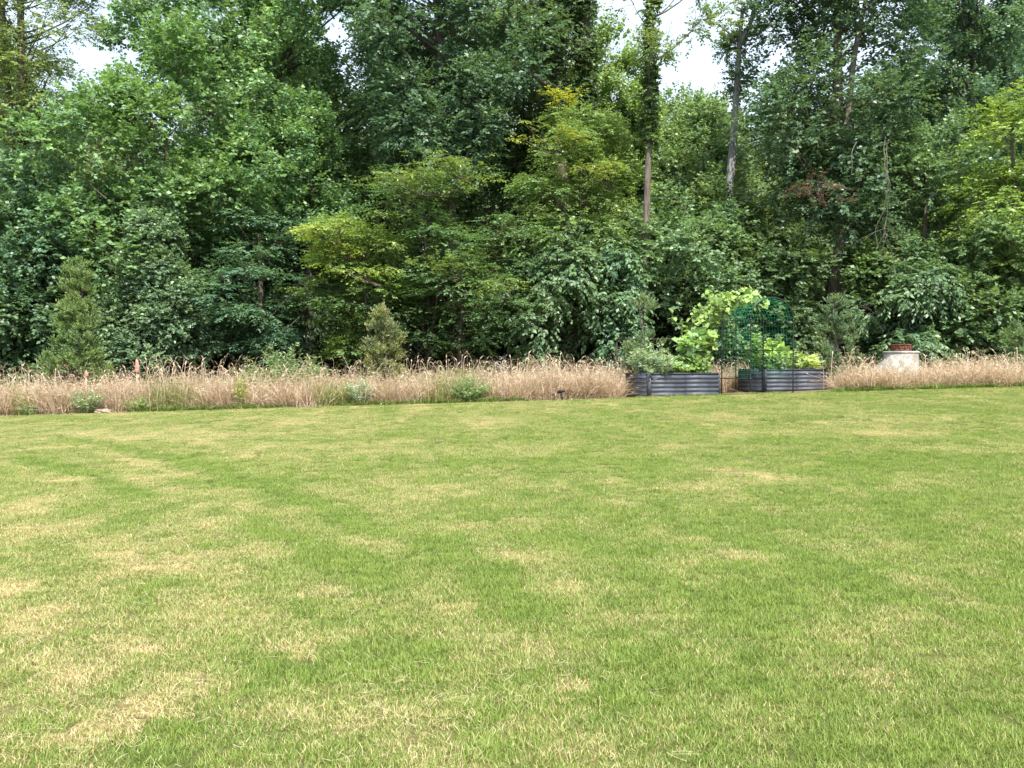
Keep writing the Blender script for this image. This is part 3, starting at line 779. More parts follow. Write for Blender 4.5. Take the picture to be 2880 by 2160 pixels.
T('dead_tree', 'pale grey bare dead trunk leaning right, forked against the sky gap', 'tree', 29.2, 2012, (2095, 40, 260, 75), 'broad', 'oval', (.07, .115, .035), leaf=.09, wl=.45, seed=23, tr=.21, lean=.1, bark=M_BARK_GREY, dens=.45, gap=.45, lobe=.5, trunk_top=12.2, limbs=True, extra=[(2080, 2150, 140, -60, .085, .05, 0), (2075, 1990, 120, 40, .05, .015, 0)])

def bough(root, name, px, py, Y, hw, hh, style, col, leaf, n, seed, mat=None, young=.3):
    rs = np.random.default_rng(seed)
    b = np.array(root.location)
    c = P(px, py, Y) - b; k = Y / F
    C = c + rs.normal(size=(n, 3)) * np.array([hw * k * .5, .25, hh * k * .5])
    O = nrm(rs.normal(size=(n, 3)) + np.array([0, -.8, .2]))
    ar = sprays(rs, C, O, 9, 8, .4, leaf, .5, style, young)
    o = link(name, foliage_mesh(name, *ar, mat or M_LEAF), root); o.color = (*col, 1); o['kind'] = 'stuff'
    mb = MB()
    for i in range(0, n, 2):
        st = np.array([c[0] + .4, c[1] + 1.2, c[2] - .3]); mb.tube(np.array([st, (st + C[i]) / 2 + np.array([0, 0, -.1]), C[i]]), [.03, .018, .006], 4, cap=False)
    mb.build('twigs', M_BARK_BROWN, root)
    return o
by = {o['label']: o for o in TREES}
def tree_by(s): return next(o for l, o in by.items() if s in l)
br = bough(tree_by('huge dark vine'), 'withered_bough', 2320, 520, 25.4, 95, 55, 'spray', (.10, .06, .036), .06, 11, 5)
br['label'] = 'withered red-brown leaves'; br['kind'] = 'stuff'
yb = bough(tree_by('feathery yellow'), 'bright_tinted_bough', 1578, 268, 27.8, 55, 12, 'spray', (.27, .31, .03), .075, 9, 6, young=.8)
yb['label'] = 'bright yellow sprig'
bough(tree_by('elm with a thin'), 'bright_tinted_bough', 1180, 500, 24.6, 150, 30, 'spray', (.12, .18, .035), .08, 22, 8, young=.8)  # lighter leaf colour paints a sun highlight onto the elm boughs
bough(tree_by('low tree with bright'), 'bright_tinted_bough', 940, 680, 24.5, 90, 45, 'spray', (.16, .22, .035), .08, 16, 9, young=.9)  # brighter tint stands in for sunlight on these bough tips

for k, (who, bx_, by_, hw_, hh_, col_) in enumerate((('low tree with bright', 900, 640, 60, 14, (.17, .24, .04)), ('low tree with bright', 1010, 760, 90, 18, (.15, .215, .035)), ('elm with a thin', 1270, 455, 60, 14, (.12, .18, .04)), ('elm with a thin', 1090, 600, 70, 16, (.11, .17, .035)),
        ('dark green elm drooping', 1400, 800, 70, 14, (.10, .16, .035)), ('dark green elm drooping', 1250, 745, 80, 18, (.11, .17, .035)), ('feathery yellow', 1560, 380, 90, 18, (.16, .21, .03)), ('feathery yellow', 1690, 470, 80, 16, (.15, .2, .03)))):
    bough(tree_by(who), 'bright_tinted_bough', bx_, by_, tree_by(who).location[1] - 1.9 - .1 * (k % 3), hw_, hh_, 'spray', col_, .075, 10, 20 + k, young=.8)  # extra sprays with sun highlights put into their leaf colour
# trees deeper in the wood: copies sharing their meshes
def copy_tree(src, loc, rotz, sc, label, group, tint=None):
    r = src.copy(); COL.objects.link(r); r.name = 'woodland_tree'
    r.location = loc; r.rotation_euler = (0, 0, rotz); r.scale = sc
    for k in list(r.keys()): del r[k]
    tag(r, label, 'tree', group)
    for ch in src.children:
        if 'bough' in ch.name or 'twigs' in ch.name: continue
        c = ch.copy(); COL.objects.link(c); c.parent = r
        if tint and (c.name.startswith('crown') or c.name.startswith('ivy')): c.color = (*tint, 1)
    return r
rw = random.Random(4)
SRC = [(tree_by(k), h) for k, h in (('large bright green rounded', 9.4), ('dark leafy tree cut', 6.6), ('mid green tree behind the hanging', 8.1), ('sunlit green tree behind the pale', 10.6), ('dark tree with large drooping', 5.0), ('olive green leafy tree filling', 6.0))]
TALL = [(tree_by(k), h) for k, h in (('tall dark oak', 17.0), ('tall blue-green tree', 18.8), ('huge dark vine', 16.2), ('tall fresh green tree', 18.2))]
def wood_row(Y0, Y1, step, hmin, hmax, tall_ok, label, group, cols):
    xw = .56 * Y0 + 5; x = -xw
    while x < xw:
        xx = x + rw.uniform(-.8, .8); Y = rw.uniform(Y0, Y1)
        px = 1440 + xx / Y * F
        gapz = (60 < px < 430) or (1470 < px < 2430)
        use_t = tall_ok and not gapz and rw.random() < .62
        src, h0 = rw.choice(TALL if use_t else SRC)
        h = rw.uniform(14.5, 18.5) if use_t else rw.uniform(hmin, hmax)
        s = h / h0; sw = s * (1.0 if use_t else .95)
        if not use_t: sw = min(max(sw, .85), 1.5)
        copy_tree(src, (xx, Y, g(xx, Y) - .05), rw.uniform(0, 6.28), (sw, sw, s), label, group, rw.choice(cols))
        x += step
CW = [(.105, .175, .055), (.125, .20, .06), (.09, .155, .055), (.135, .21, .065)]
wood_row(29.5, 31.5, 2.5, 4.0, 6.5, False, 'low dark understorey tree half hidden behind the front trees', 'understorey trees inside the wood', CW)
wood_row(33, 34, 2.6, 3.5, 5.0, False, 'low bush deep in the shade of the wood', 'bushes deep in the wood', CW)
wood_row(49, 51, 3.0, 5, 7, False, 'low tree far back in the shade of the wood', 'low trees far back in the wood', CW)
wood_row(35, 39, 3.0, 8.5, 10.8, True, 'green tree in the second rank of the wood behind the front trees', 'trees in the second rank of the wood', CW)
wood_row(42, 47, 3.6, 9.5, 12.5, True, 'green tree far back in the wood, seen between nearer crowns', 'trees far back in the wood', CW)
wood_row(54, 62, 4.2, 12, 15.5, False, 'distant green tree at the back of the wood', 'distant trees at the back of the wood', CW)

# ------------------------------------------------------------------ garden beds (6 ft x 3 ft corrugated steel), arch trellis
TH = radians(24)
U = np.array([cos(TH), sin(TH)]); Vv = np.array([-sin(TH), cos(TH)])
C0 = np.array([3.05, 20.3])
BL, BW, BH = 1.94, 1.0, 0.53
def bed_pt(t, s): return C0 + U * t + Vv * s
M_STEEL = pbr('slate_steel', (.075, .085, .108), rough=.4, metal=.0, noise=.3, nscale=4, spec=.5)
M_TRIM = pbr('slate_trim', (.055, .06, .075), rough=.5, noise=.15, nscale=9, spec=.4)
M_SOIL = pbr('bed_soil', (.05, .035, .024), rough=.95, noise=.4, nscale=30, bump=.8, bscale=40)
M_POLE = pbr('dark_green_pole', (.007, .022, .016), rough=.45, noise=.15, nscale=20, spec=.5)
M_NET = pbr('green_net', (.02, .30, .14), rough=.5, spec=.4)
def corrugated(L):
    """panel of length L along x, corrugated in z, outside facing -y"""
    n = 5; per = (BH - .05) / n
    prof = [(0.0, 0)]
    z = .015
    for i in range(n):
        prof += [(z, 0.0), (z + per * .34, -.034), (z + per * .5, -.034), (z + per * .95, 0.0)]; z += per
    prof += [(BH - .012, 0)]
    pr = np.array(prof); k = len(pr); th = .003
    V = []
    for x in (0, L):
        for (zz, yy) in pr: V.append((x, yy, zz))
        for (zz, yy) in pr[::-1]: V.append((x, yy + th, zz))
    m = 2 * k; q = [(i, (i + 1) % m, m + (i + 1) % m, m + i) for i in range(m)]
    for i in range(k - 1): q.append((i, m - 1 - i, m - 2 - i, i + 1)); q.append((m + i, m + i + 1, m + m - 2 - i, m + m - 1 - i))
    return np.array(V), np.array(q)
def garden_bed(t0, label):
    p = bed_pt(t0, 0); zc = min(g(*bed_pt(t0 + a, b)) for a in (0, BL) for b in (0, BW))
    root = thing('raised_garden_bed', label, 'garden bed', (p[0], p[1], zc + .03), TH, 'corrugated garden beds')
    pc = .05
    def panel(x, y, rz, L):
        V, q = corrugated(L)
        o = link('panel', mesh('panel', V, q, None, M_STEEL), root, (x, y, 0), (0, 0, rz)); return o
    hl = (BL - 2 * pc) / 2
    for i in range(2):
        panel(pc + i * hl + (.002 if i else 0), 0, 0, hl - .002)
        panel(BL - pc - i * hl - (.002 if i else 0), BW, pi, hl - .002)
    panel(0, BW - pc, -pi / 2, BW - 2 * pc); panel(BL, pc, pi / 2, BW - 2 * pc)
    for (cx, cy, a0) in ((pc, pc, pi), (BL - pc, pc, 1.5 * pi), (BL - pc, BW - pc, 0), (pc, BW - pc, .5 * pi)):
        mb = MB(); V = []; ns = 7
        for rr_ in (pc + .014, pc - .006):
            for zz in (-.06, BH):
                for i in range(ns):
                    a_ = a0 - .12 + (pi / 2 + .24) * i / (ns - 1); V.append((cx + rr_ * cos(a_), cy + rr_ * sin(a_), zz))
        q = []
        for i in range(ns - 1):
            q += [(i, i + 1, ns + i + 1, ns + i), (2 * ns + i + 1, 2 * ns + i, 3 * ns + i, 3 * ns + i + 1), (ns + i, ns + i + 1, 3 * ns + i + 1, 3 * ns + i), (i + 1, i, 2 * ns + i, 2 * ns + i + 1)]
        q += [(0, ns, 3 * ns, 2 * ns), (ns - 1, 3 * ns - 1, 4 * ns - 1, 2 * ns - 1)]
        mb.add(V, q); mb.build('corner_post', M_TRIM, root)
    for (x0, x1, y0, y1) in ((pc, BL - pc, -.02, .012), (pc, BL - pc, BW - .012, BW + .02), (-.02, .012, pc, BW - pc), (BL - .012, BL + .02, pc, BW - pc)):
        mb = MB(); mb.box(x0, x1, y0, y1, BH - .014, BH + .012); mb.build('rim', M_TRIM, root)
    for i in range(2):                               # seam bolts
        for j in range(5):
            mb = MB(); mb.tube([(BL / 2 + (i - .5) * .05, -.034, .075 + j * .0955), (BL / 2 + (i - .5) * .05, -.018, .075 + j * .0955)], .007, 6); mb.build('bolt', M_TRIM, root)
    nxs, nys = 16, 9
    xs, ys = np.meshgrid(np.linspace(.01, BL - .01, nxs), np.linspace(.01, BW - .01, nys))
    zz = BH - .07 + .035 * (fbm(xs * 5, ys * 5, 3) - .5)
    idx = np.arange(nys - 1)[:, None] * nxs + np.arange(nxs - 1)[None]
    link('soil', mesh('soil', np.stack([xs, ys, zz], -1), np.stack([idx, idx + 1, idx + nxs + 1, idx + nxs], -1).reshape(-1, 4), None, M_SOIL, smooth=True), root)
    return root, zc
bedL, zL = garden_bed(0, 'left slate grey corrugated steel garden bed, nearer the camera')
bedR, zR = garden_bed(3.22, 'right slate grey corrugated steel garden bed, behind the arch poles')

def arch():
    pa = bed_pt(1.985, 0); zc = g(pa[0], pa[1]) - .02
    root = thing('arch_trellis', 'dark green tunnel arch trellis with netting between the two garden beds', 'trellis', (pa[0], pa[1], zc), TH)
    Wd, Ht, spr = 1.2, 2.22, 1.72
    def hoop(y, k=22):
        pts = [(0, y, 0.0), (0, y, .4), (0, y, 1.05), (0, y, spr)]
        for i in range(1, k):
            a_ = pi - pi * i / k
            pts.append((Wd / 2 + Wd / 2 * cos(a_), y, spr + (Ht - spr) * sin(a_)))
        pts += [(Wd, y, spr), (Wd, y, 1.05), (Wd, y, .4), (Wd, y, 0)]
        return np.array(pts)
    for y in (-1.03, 0, 1.03):
        mb = MB(); mb.tube(hoop(y), .015, 7); mb.build('hoop', M_POLE, root, smooth=True)
    for x in (0, Wd):
        for z in (.40, 1.05, spr):
            mb = MB(); mb.tube([(x, -1.06, z), (x, 0, z), (x, 1.06, z)], .0115, 6); mb.build('crossbar', M_POLE, root, smooth=True)
            for y in (-1.03, 0, 1.03):
                mb = MB(); mb.tube([(x, y, z - .02), (x, y, z + .02)], .017, 6); mb.build('clip', M_POLE, root)
    mb = MB(); mb.tube([(Wd / 2, -1.06, Ht), (Wd / 2, 1.06, Ht)], .008, 6); mb.build('crossbar', M_POLE, root)
    # netting: strands along and across the tunnel
    hp = hoop(0)[1:-1]; seg = np.linalg.norm(np.diff(hp, axis=0), axis=1); cum = np.concatenate([[0], np.cumsum(seg)])
    rs = np.random.default_rng(5)
    def at(sv): return np.stack([np.interp(sv, cum, hp[:, 0]), np.interp(sv, cum, hp[:, 2])], -1)
    net = MB(); ncell = int(cum[-1] / .10)
    S = np.linspace(0, cum[-1], ncell + 1); YY = np.linspace(-1.03, 1.03, 21)
    off = lambda sv, y: .012 * np.sin(sv * 9 + y * 5) - .01 * (1 - (np.abs(((y + 1.03) % 1.03) - .515) / .515))
    for y in YY:
        sv = np.linspace(0, cum[-1], 60); pz = at(sv)
        net.tube(np.stack([pz[:, 0] + .006 * np.sin(sv * 11 + y * 9), y + .012 * np.sin(sv * 7 + y * 20), pz[:, 1] + off(sv, y)], -1), .0025, 3, cap=False)
    for sv in S:
        yy = np.linspace(-1.03, 1.03, 16); pz = at(np.full(16, sv))
        net.tube(np.stack([pz[:, 0], yy, pz[:, 1] + off(sv, yy) - .012 * rs.random(16)], -1), .0025, 3, cap=False)
    net.build('net', M_NET, root)
    return root, zc
ARCH, zA = arch()
def arch_pt(x, y, z):
    q = np.array(ARCH.location[:2]) + U * x + Vv * y
    return np.array([q[0], q[1], zA + z])

# ------------------------------------------------------------------ herbaceous plants
def plant(name, label, cat, base, height, width, stems, lps, leaf, wl, color, tmpl='ovate', seed=1, young=.4, flat=.55, stemcol=None, group=None, up=.6, mat=None, narrow=False, start=.2, fold=.14):
    rs = np.random.default_rng(seed)
    root = thing(name, label, cat, tuple(base), 0, group)
    mb = MB(); Ps, As, Ns, Ls, yg = [], [], [], [], []
    for i in range(stems):
        az = rs.random() * 2 * pi; rr_ = sqrt(rs.random()) * width
        h = height * (.55 + .45 * rs.random()) * (1 - .45 * (rr_ / max(width, 1e-3)) ** 2)
        b0 = np.array([cos(az) * rr_ * .35, sin(az) * rr_ * .35, -.02])
        tip = np.array([cos(az) * rr_, sin(az) * rr_, h]); mid = np.array([cos(az) * rr_ * .45, sin(az) * rr_ * .45, h * .6])
        ts = np.linspace(0, 1, 6)[:, None]; cv = (1 - ts) ** 2 * b0 + 2 * ts * (1 - ts) * mid + ts ** 2 * tip
        mb.tube(cv, np.linspace(.007, .003, 6), 4, cap=False)
        t = start + (1 - start) * rs.random(lps); p = (1 - t[:, None]) ** 2 * b0 + 2 * t[:, None] * (1 - t[:, None]) * mid + t[:, None] ** 2 * tip
        a2 = rs.random(lps) * 2 * pi
        ax = np.stack([np.cos(a2), np.sin(a2), rs.normal(up * .4, .35, lps)], -1)
        pet = .35 * leaf
        Ps.append(p + nrm(ax) * pet * rs.random((lps, 1))); As.append(ax)
        Ns.append(np.array([0, 0, flat]) + rs.normal(size=(lps, 3)) * .42); Ls.append(leaf * (.6 + .6 * rs.random(lps))); yg.append(young * t ** 2 * rs.random(lps))
    mb.build('stems', stemcol or M_STEM, root)
    Ps, As, Ns, Ls, yg = map(np.concatenate, (Ps, As, Ns, Ls, yg))
    ok = Ps[:, 2] > .0
    fm = foliage_mesh('leaves', Ps[ok], As[ok], Ns[ok], Ls[ok], Ls[ok] * wl, rs.random(ok.sum()), yg[ok], mat or M_LEAF_SOFT, fold, tmpl)
    o = link('leaves', fm, root); o.color = (*color, 1)
    return root
M_STEM = pbr('green_stem', (.12, .2, .06), rough=.6)
M_DRYSTEM = pbr('dry_stem', (.34, .25, .16), rough=.8)
ZS = BH - .075
def in_bed(t, s, z0): q = bed_pt(t, s); return (q[0], q[1], z0 + ZS)
LG, MG, YG = (.24, .36, .11), (.19, .30, .10), (.27, .38, .08)
plant('tomato_plant', 'tall pale green feathery tomato plant at the left end of the left bed', 'plant', in_bed(.32, .45, zL), .98, .58, 38, 50, .10, .34, (.25, .34, .15), 'rhomb', 41, young=.4)
plant('tomato_plant', 'feathery tomato plant spilling over the near left corner of the left bed', 'plant', in_bed(.36, .16, zL), .62, .5, 28, 40, .10, .34, (.24, .33, .15), 'rhomb', 42, young=.4)
plant('bean_plant', 'low bright green plant in the middle front of the left bed', 'plant', in_bed(.98, .30, zL), .52, .36, 20, 24, .11, .6, LG, 'ovate', 43, young=.6)
plant('squash_plant', 'broad-leaved green squash plant in the middle of the left bed', 'plant', in_bed(1.12, .6, zL), .72, .40, 16, 14, .17, .9, MG, 'lobed', 44, young=.3)
plant('squash_plant', 'tall green climbing squash plant at the right end of the left bed beside the arch', 'plant', in_bed(1.58, .52, zL), 1.35, .40, 20, 18, .18, .95, (.21, .33, .10), 'lobed', 45, young=.5)
plant('bean_plant', 'low green plant at the near right corner of the left bed', 'plant', in_bed(1.52, .22, zL), .5, .28, 16, 20, .11, .65, (.2, .31, .08), 'ovate', 46, young=.4)
plant('bean_plant', 'tall leafy bean plant at the left end of the right bed behind the netting', 'plant', in_bed(3.50, .55, zR), 1.12, .34, 22, 26, .12, .75, (.17, .28, .08), 'ovate', 47, young=.5)
plant('cucumber_plant', 'bright yellow-green broad-leaved plant behind the middle arch poles in the right bed', 'plant', in_bed(3.98, .5, zR), .98, .44, 26, 22, .15, .95, (.24, .36, .075), 'lobed', 48, young=.6)
plant('bean_plant', 'green plant at the near left front of the right bed', 'plant', in_bed(3.72, .22, zR), .55, .34, 20, 24, .11, .7, (.19, .29, .1), 'ovate', 49, young=.3)
plant('pepper_plant', 'low yellow-green pepper plant at the right end of the right bed', 'plant', in_bed(4.82, .42, zR), .62, .42, 30, 24, .15, .42, (.32, .42, .13), 'ovate', 50, young=.5)
plant('pepper_plant', 'yellow-green pepper plant in the right bed left of the rightmost plant', 'plant', in_bed(4.40, .35, zR), .62, .36, 26, 24, .14, .45, (.28, .39, .12), 'ovate', 51, young=.4)

def climber():
    rs = np.random.default_rng(60)
    st = arch_pt(-.3, .45, .5)
    root = thing('squash_vine', 'bright yellow-green squash vine climbing over the left side of the arch', 'vine', (st[0], st[1], zL + ZS))
    b = np.array(root.location)
    routes = [[(-.3, .45, .5), (-.12, .75, 1.0), (-.06, .95, 1.55), (-.02, 1.0, 1.9), (.2, .8, 2.18), (.5, .35, 2.28)],
              [(-.3, .5, .5), (-.2, .5, 1.2), (-.06, .5, 1.75), (.14, .35, 2.12), (.4, -.1, 2.26), (.62, -.3, 2.28)],
              [(-.28, .4, .5), (-.12, .2, 1.1), (-.06, .3, 1.6), (.0, .15, 1.95), (.14, -.2, 2.14)],
              [(-.3, .6, .5), (-.3, .9, 1.1), (-.35, 1.1, 1.5), (-.5, 1.2, 1.75), (-.55, 1.2, 1.98)],
              [(.2, .8, 2.2), (.28, .85, 2.3), (.32, .8, 2.42)], [(.55, -.2, 2.28), (.66, -.4, 2.2), (.72, -.5, 2.02)], [(-.05, .6, 1.8), (.12, .2, 2.12), (.3, -.3, 2.24), (.45, -.7, 2.28)]]
    mb = MB(); Ps, As, Ns = [], [], []
    for ri, rt in enumerate(routes):
        W = np.array([arch_pt(*q) for q in rt]) - b
        cum = np.concatenate([[0], np.cumsum(np.linalg.norm(np.diff(W, axis=0), axis=1))]); sv = np.linspace(0, cum[-1], 30)
        cv = np.stack([np.interp(sv, cum, W[:, k]) for k in range(3)], -1)
        cv += np.stack([.03 * np.sin(sv * 9 + ri), .03 * np.cos(sv * 8 + ri), .02 * np.sin(sv * 11)], -1) * np.minimum(1, sv * 3)[:, None]
        mb.tube(cv, np.linspace(.009, .004, 30), 5)
        n = int(cum[-1] * (52 if ri != 3 else 14)); t = rs.random(n) ** .8 * (cum[-1] - .02) + .02
        p = np.stack([np.interp(t, sv, cv[:, k]) for k in range(3)], -1)
        ax = nrm(rs.normal(size=(n, 3)) + np.array([-.25, -.5, -.05])); pet = (.06 + .13 * rs.random(n))[:, None]
        tip = p + nrm(rs.normal(size=(n, 3)) + np.array([-.1, -.3, .45])) * pet
        for k in range(n): mb.tube(np.array([p[k], tip[k]]), [.004, .003], 3, cap=False)
        Ps.append(tip); As.append(ax); Ns.append(np.array([0, -.45, .7]) + rs.normal(size=(n, 3)) * .4)
    mb.build('stem', M_STEM, root)
    Ps, As, Ns = map(np.concatenate, (Ps, As, Ns)); n = len(Ps)
    L = .135 * (.5 + .75 * rs.random(n))
    o = link('leaves', foliage_mesh('leaves', Ps, As, Ns, L, L * 1.0, rs.random(n), rs.random(n) * .6, M_LEAF_SOFT, .14, 'lobed'), root)
    o.color = (.21, .31, .075, 1)
climber()

# ------------------------------------------------------------------ planted conifers and wild plants in the strip of dry grass
def conifer(px, top, hw, Y, label, seed, color, dens=1.0):
    return make_tree('young_conifer', label, 'conifer', Y, px, (px, top, 1075, hw), 'cypress', 'cone', color, leaf=.06, wl=.38, dens=dens, young=.35, lobe=.28, tr=.035, seed=seed, twigs=9, mleaf=9, gap=.22, group='conifers planted along the wood', mat=M_LEAF_SOFT, bark=M_BARK_BROWN)
conifer(222, 735, 92, 22.6, 'young conifer with a thin pale leader near the left edge of the photo', 71, (.105, .15, .035))
conifer(1085, 820, 64, 22.6, 'young brownish-green conifer in front of the elm boughs, second from the left', 72, (.15, .15, .045), .8)
conifer(1805, 820, 60, 22.8, 'young olive conifer behind the left end of the left garden bed', 73, (.105, .14, .05), .8)
conifer(2350, 820, 60, 22.9, 'young conifer with a pale leader just beyond the right garden bed', 74, (.085, .12, .045), .8)
conifer(2872, 900, 55, 22.9, 'young conifer cut off by the right edge of the photo', 75, (.08, .125, .04))

KEEP = []
def wild(px, Y, h, wd, label, seed, color, name='wild_bush', leaf=.07, wl=.35, stems=26, lps=26, tmpl='rhomb', **kw):
    x = P(px, 1000, Y)[0]; Y < 20.5 and KEEP.append((x, Y, wd * .85))
    return plant(name, label, 'bush', (x, Y, g(x, Y)), h, wd, stems, lps, leaf, wl, color, tmpl, seed, **kw)
wild(800, 22.0, 1.7, 1.1, 'feathery green bush rising out of the dry grass left of the second conifer', 81, (.18, .26, .09), leaf=.11, wl=.3, stems=80, lps=46)
wild(690, 21.8, 1.3, .6, 'smaller feathery bush at the left foot of the big feathery bush', 82, (.19, .25, .08), leaf=.1, wl=.3, stems=36, lps=36)
wild(1322, 19.68, .66, .5, 'rounded fine-leaved green bush at the lawn edge below the elm', 83, (.19, .28, .09), leaf=.06, wl=.3, stems=80, lps=44, up=1.0)
wild(1012, 19.68, .68, .36, 'pale grey-green weed bush at the lawn edge below the second conifer', 84, (.30, .37, .19), leaf=.07, wl=.45, stems=34, lps=30)
wild(678, 19.72, .85, .19, 'narrow upright yellow-green weed in the dry grass at the lawn edge', 85, (.29, .32, .08), leaf=.08, wl=.25, stems=22, lps=30, up=1.2)
wild(255, 19.72, .62, .55, 'wide green weed bush at the lawn edge below the leftmost conifer', 86, (.20, .28, .11), leaf=.07, wl=.4, stems=36, lps=30)
wild(85, 19.65, .32, .28, 'small green weed clump at the lawn edge near the left edge of the photo', 87, (.20, .29, .08), leaf=.06, wl=.4, stems=20, lps=24)
wild(390, 19.65, .38, .42, 'low leafy weed right of the brown stone at the lawn edge', 88, (.22, .29, .09), leaf=.09, wl=.25, stems=22, lps=26, up=1.)
wild(1960, 24.6, .7, .5, 'low green bush behind the left garden bed', 89, (.09, .14, .05), leaf=.09, wl=.5)

# ------------------------------------------------------------------ tall dry grass between lawn and wood (stuff)
M_DRYGRASS = grass_mat('tall_dry_grass', (.17, .22, .06), (.27, .29, .10), (.34, .245, .175), (.60, .475, .365), trans=.25)
def tall_grass():
    rs = np.random.default_rng(90)
    def tuft(n, R, seedhead=True):
        V = []; q = []; t = []; rn = []; tn = []
        Q = []; Tt = []; rq = []; rt = []
        for i in range(n):
            r_ = sqrt(rs.random()) * R; a_ = rs.random() * 2 * pi
            p = np.array([r_ * cos(a_), r_ * sin(a_), -.02]); az = rs.random() * 2 * pi; ld = np.array([cos(az), sin(az), 0])
            h = .45 + .55 * rs.random(); lean = abs(rs.normal(0, .24)) + .03
            if rs.random() < .06: lean += .7
            wv = .0045 * (.7 + .7 * rs.random()); wa = rs.random() * pi; wd = np.array([cos(wa), sin(wa), 0]) * wv
            leafy = rs.random() < .68
            if leafy: h *= .75; lean *= 2.2; wd *= 1.5
            k0 = len(V); c = rs.random()
            for k in range(4):
                u_ = k / 3; pt = p + ld * h * lean * u_ ** 1.8 + np.array([0, 0, h * u_ * (1 - .25 * lean * u_)])
                V += [pt - wd * (1 - .5 * u_), pt + wd * (1 - .5 * u_)]
            for k in range(3): Q.append((k0 + 2 * k, k0 + 2 * k + 1, k0 + 2 * k + 3, k0 + 2 * k + 2)); rq.append(c)
            if not leafy:
                k1 = len(V); hd = .07 + .06 * rs.random(); dn = nrm(ld * (.4 + .9 * rs.random()) + np.array([0, 0, .7 - .9 * rs.random()]))
                sw = nrm(np.cross(dn, rs.normal(size=3))) * .0075
                m1 = pt + dn * hd * .4; e1 = pt + dn * hd - np.array([0, 0, .02])
                V += [pt, m1 + sw, e1, m1 - sw]; Q.append((k1, k1 + 1, k1 + 2, k1 + 3)); rq.append(min(1, c * .5 + .5))
        return mesh('dry_grass_tuft', V, Q, None, M_DRYGRASS, {'rnd': ('FACE', 'FLOAT', rs.random(len(Q)) * .0 + np.array([hash(x) % 997 / 997 for x in rq])), 'rnd2': ('FACE', 'FLOAT', rq)})
    protos = [tuft(42, .2) for _ in range(7)]
    m = 7600
    y = EDGE + .12 + 5.6 * rs.random(m) ** 1.25; x = (rs.random(m) * 2 - 1) * (.6 * y + 3.5)
    # keep clear of the beds and of the walkway under the front of the arch
    rel = np.stack([x, y], -1) - C0; tt = rel @ U; ss = rel @ Vv
    inbed = ((tt > -.5) & (tt <= 0) & (ss < 1.1) & (ss > -.6)) | ((tt > -.12) & (tt < BL + .12) & (ss > -1.2) & (ss < BW + .1)) | ((tt > 3.05) & (tt < 3.22 + BL + .12) & (ss > -1.6) & (ss < BW + .1)) | ((tt > BL) & (tt < 3.2) & (ss < 1.3))
    cxm = P(2520, 1000, 22.6)[0] - .1
    front = (1440 + x / y * F > 1728) & (1440 + x / y * F < 2366) & (ss < 1.15)
    cone = (x - cxm) ** 2 + (y - 22.6) ** 2 < .6 ** 2
    edge_gap = y < EDGE + .1 + .25 * fbm(x * 1.5, y * 0, 4)
    thin = rs.random(m) < .45 * (fbm(x * .7, y * .7, 12) > .56)
    for (kx, ky, kw) in KEEP: thin = thin | ((np.abs(x - kx * y / ky) < kw * .72) & (y < ky + kw * .2))
    ok = ~(inbed | front | cone | edge_gap | thin)
    x, y = x[ok], y[ok]; n = len(x)
    hs = np.interp(x, [-12, -5, 0, 3, 12], [.88, .84, .76, .72, .66]) * (.62 + .76 * fbm(x * 1.1, y * 1.1, 8)) * (.9 + .2 * rs.random(n))
    pxx = 1440 + x / y * F; hs = hs * np.where((pxx > 2420) & (pxx < 2610), .9, 1.0)
    rot = np.stack([rs.normal(0, .17, n), rs.normal(0, .17, n), rs.random(n) * 2 * pi], -1)
    green = fbm(x * .8 + 4, y * .8, 33)
    dry = np.clip(1.2 - 1.9 * np.maximum(0, green - .47) * 3 * sstep(4, -2, x), .2, 1.2)
    scatter('tall_dry_grass', np.stack([x, y, G(x, y)], -1), rot, np.stack([np.ones(n), np.ones(n), hs * np.where(rs.random(n) < .12, 1.22, 1.0) * (.75 + .25 * rs.random(n))], -1), rs.integers(0, 7, n), protos,
            'strip of tall dry tan grass between the lawn and the wood', 'grass', {'dry': dry})
    # scattered taller stalks with nodding pale heads
    def stalk():
        V = []; Q = []; rq = []
        for i in range(5):
            p = np.array([rs.normal(0, .22), rs.normal(0, .22), -.02]); az = rs.random() * 6.28; ld = np.array([cos(az), sin(az), 0]); h = .85 + .35 * rs.random(); lean = .05 + abs(rs.normal(0, .2))
            wa = rs.random() * pi; wd = np.array([cos(wa), sin(wa), 0]) * .004; c = .55 + .45 * rs.random(); k0 = len(V)
            for k in range(4):
                u_ = k / 3; pt = p + ld * h * lean * u_ ** 2 + np.array([0, 0, h * u_ * (1 - .2 * lean * u_)]); V += [pt - wd, pt + wd]
            for k in range(3): Q.append((k0 + 2 * k, k0 + 2 * k + 1, k0 + 2 * k + 3, k0 + 2 * k + 2)); rq.append(c)
            d0 = nrm(ld * .5 + np.array([0, 0, .9])); sw = np.array([cos(wa), sin(wa), 0]) * .013; k1 = len(V); hd = .10 + .07 * rs.random()
            V += [pt, pt + d0 * hd * .35 + sw, pt + d0 * hd * .75 + ld * hd * .25, pt + d0 * hd * .35 - sw, pt + d0 * hd * .7 + ld * hd * .75 - np.array([0, 0, hd * .25])]
            Q.append((k1, k1 + 1, k1 + 2, k1 + 3)); rq.append(1.0)
            k2 = len(V); a2 = pt + d0 * hd * .5 + ld * hd * .1; e2 = pt + d0 * hd * .65 + ld * hd * .9 - np.array([0, 0, hd * .35]); V += [a2, (a2 + e2) / 2 + sw * .7 + np.array([0, 0, .012]), e2, (a2 + e2) / 2 - sw * .7 + np.array([0, 0, .012])]
            Q.append((k2, k2 + 1, k2 + 2, k2 + 3)); rq.append(.9)
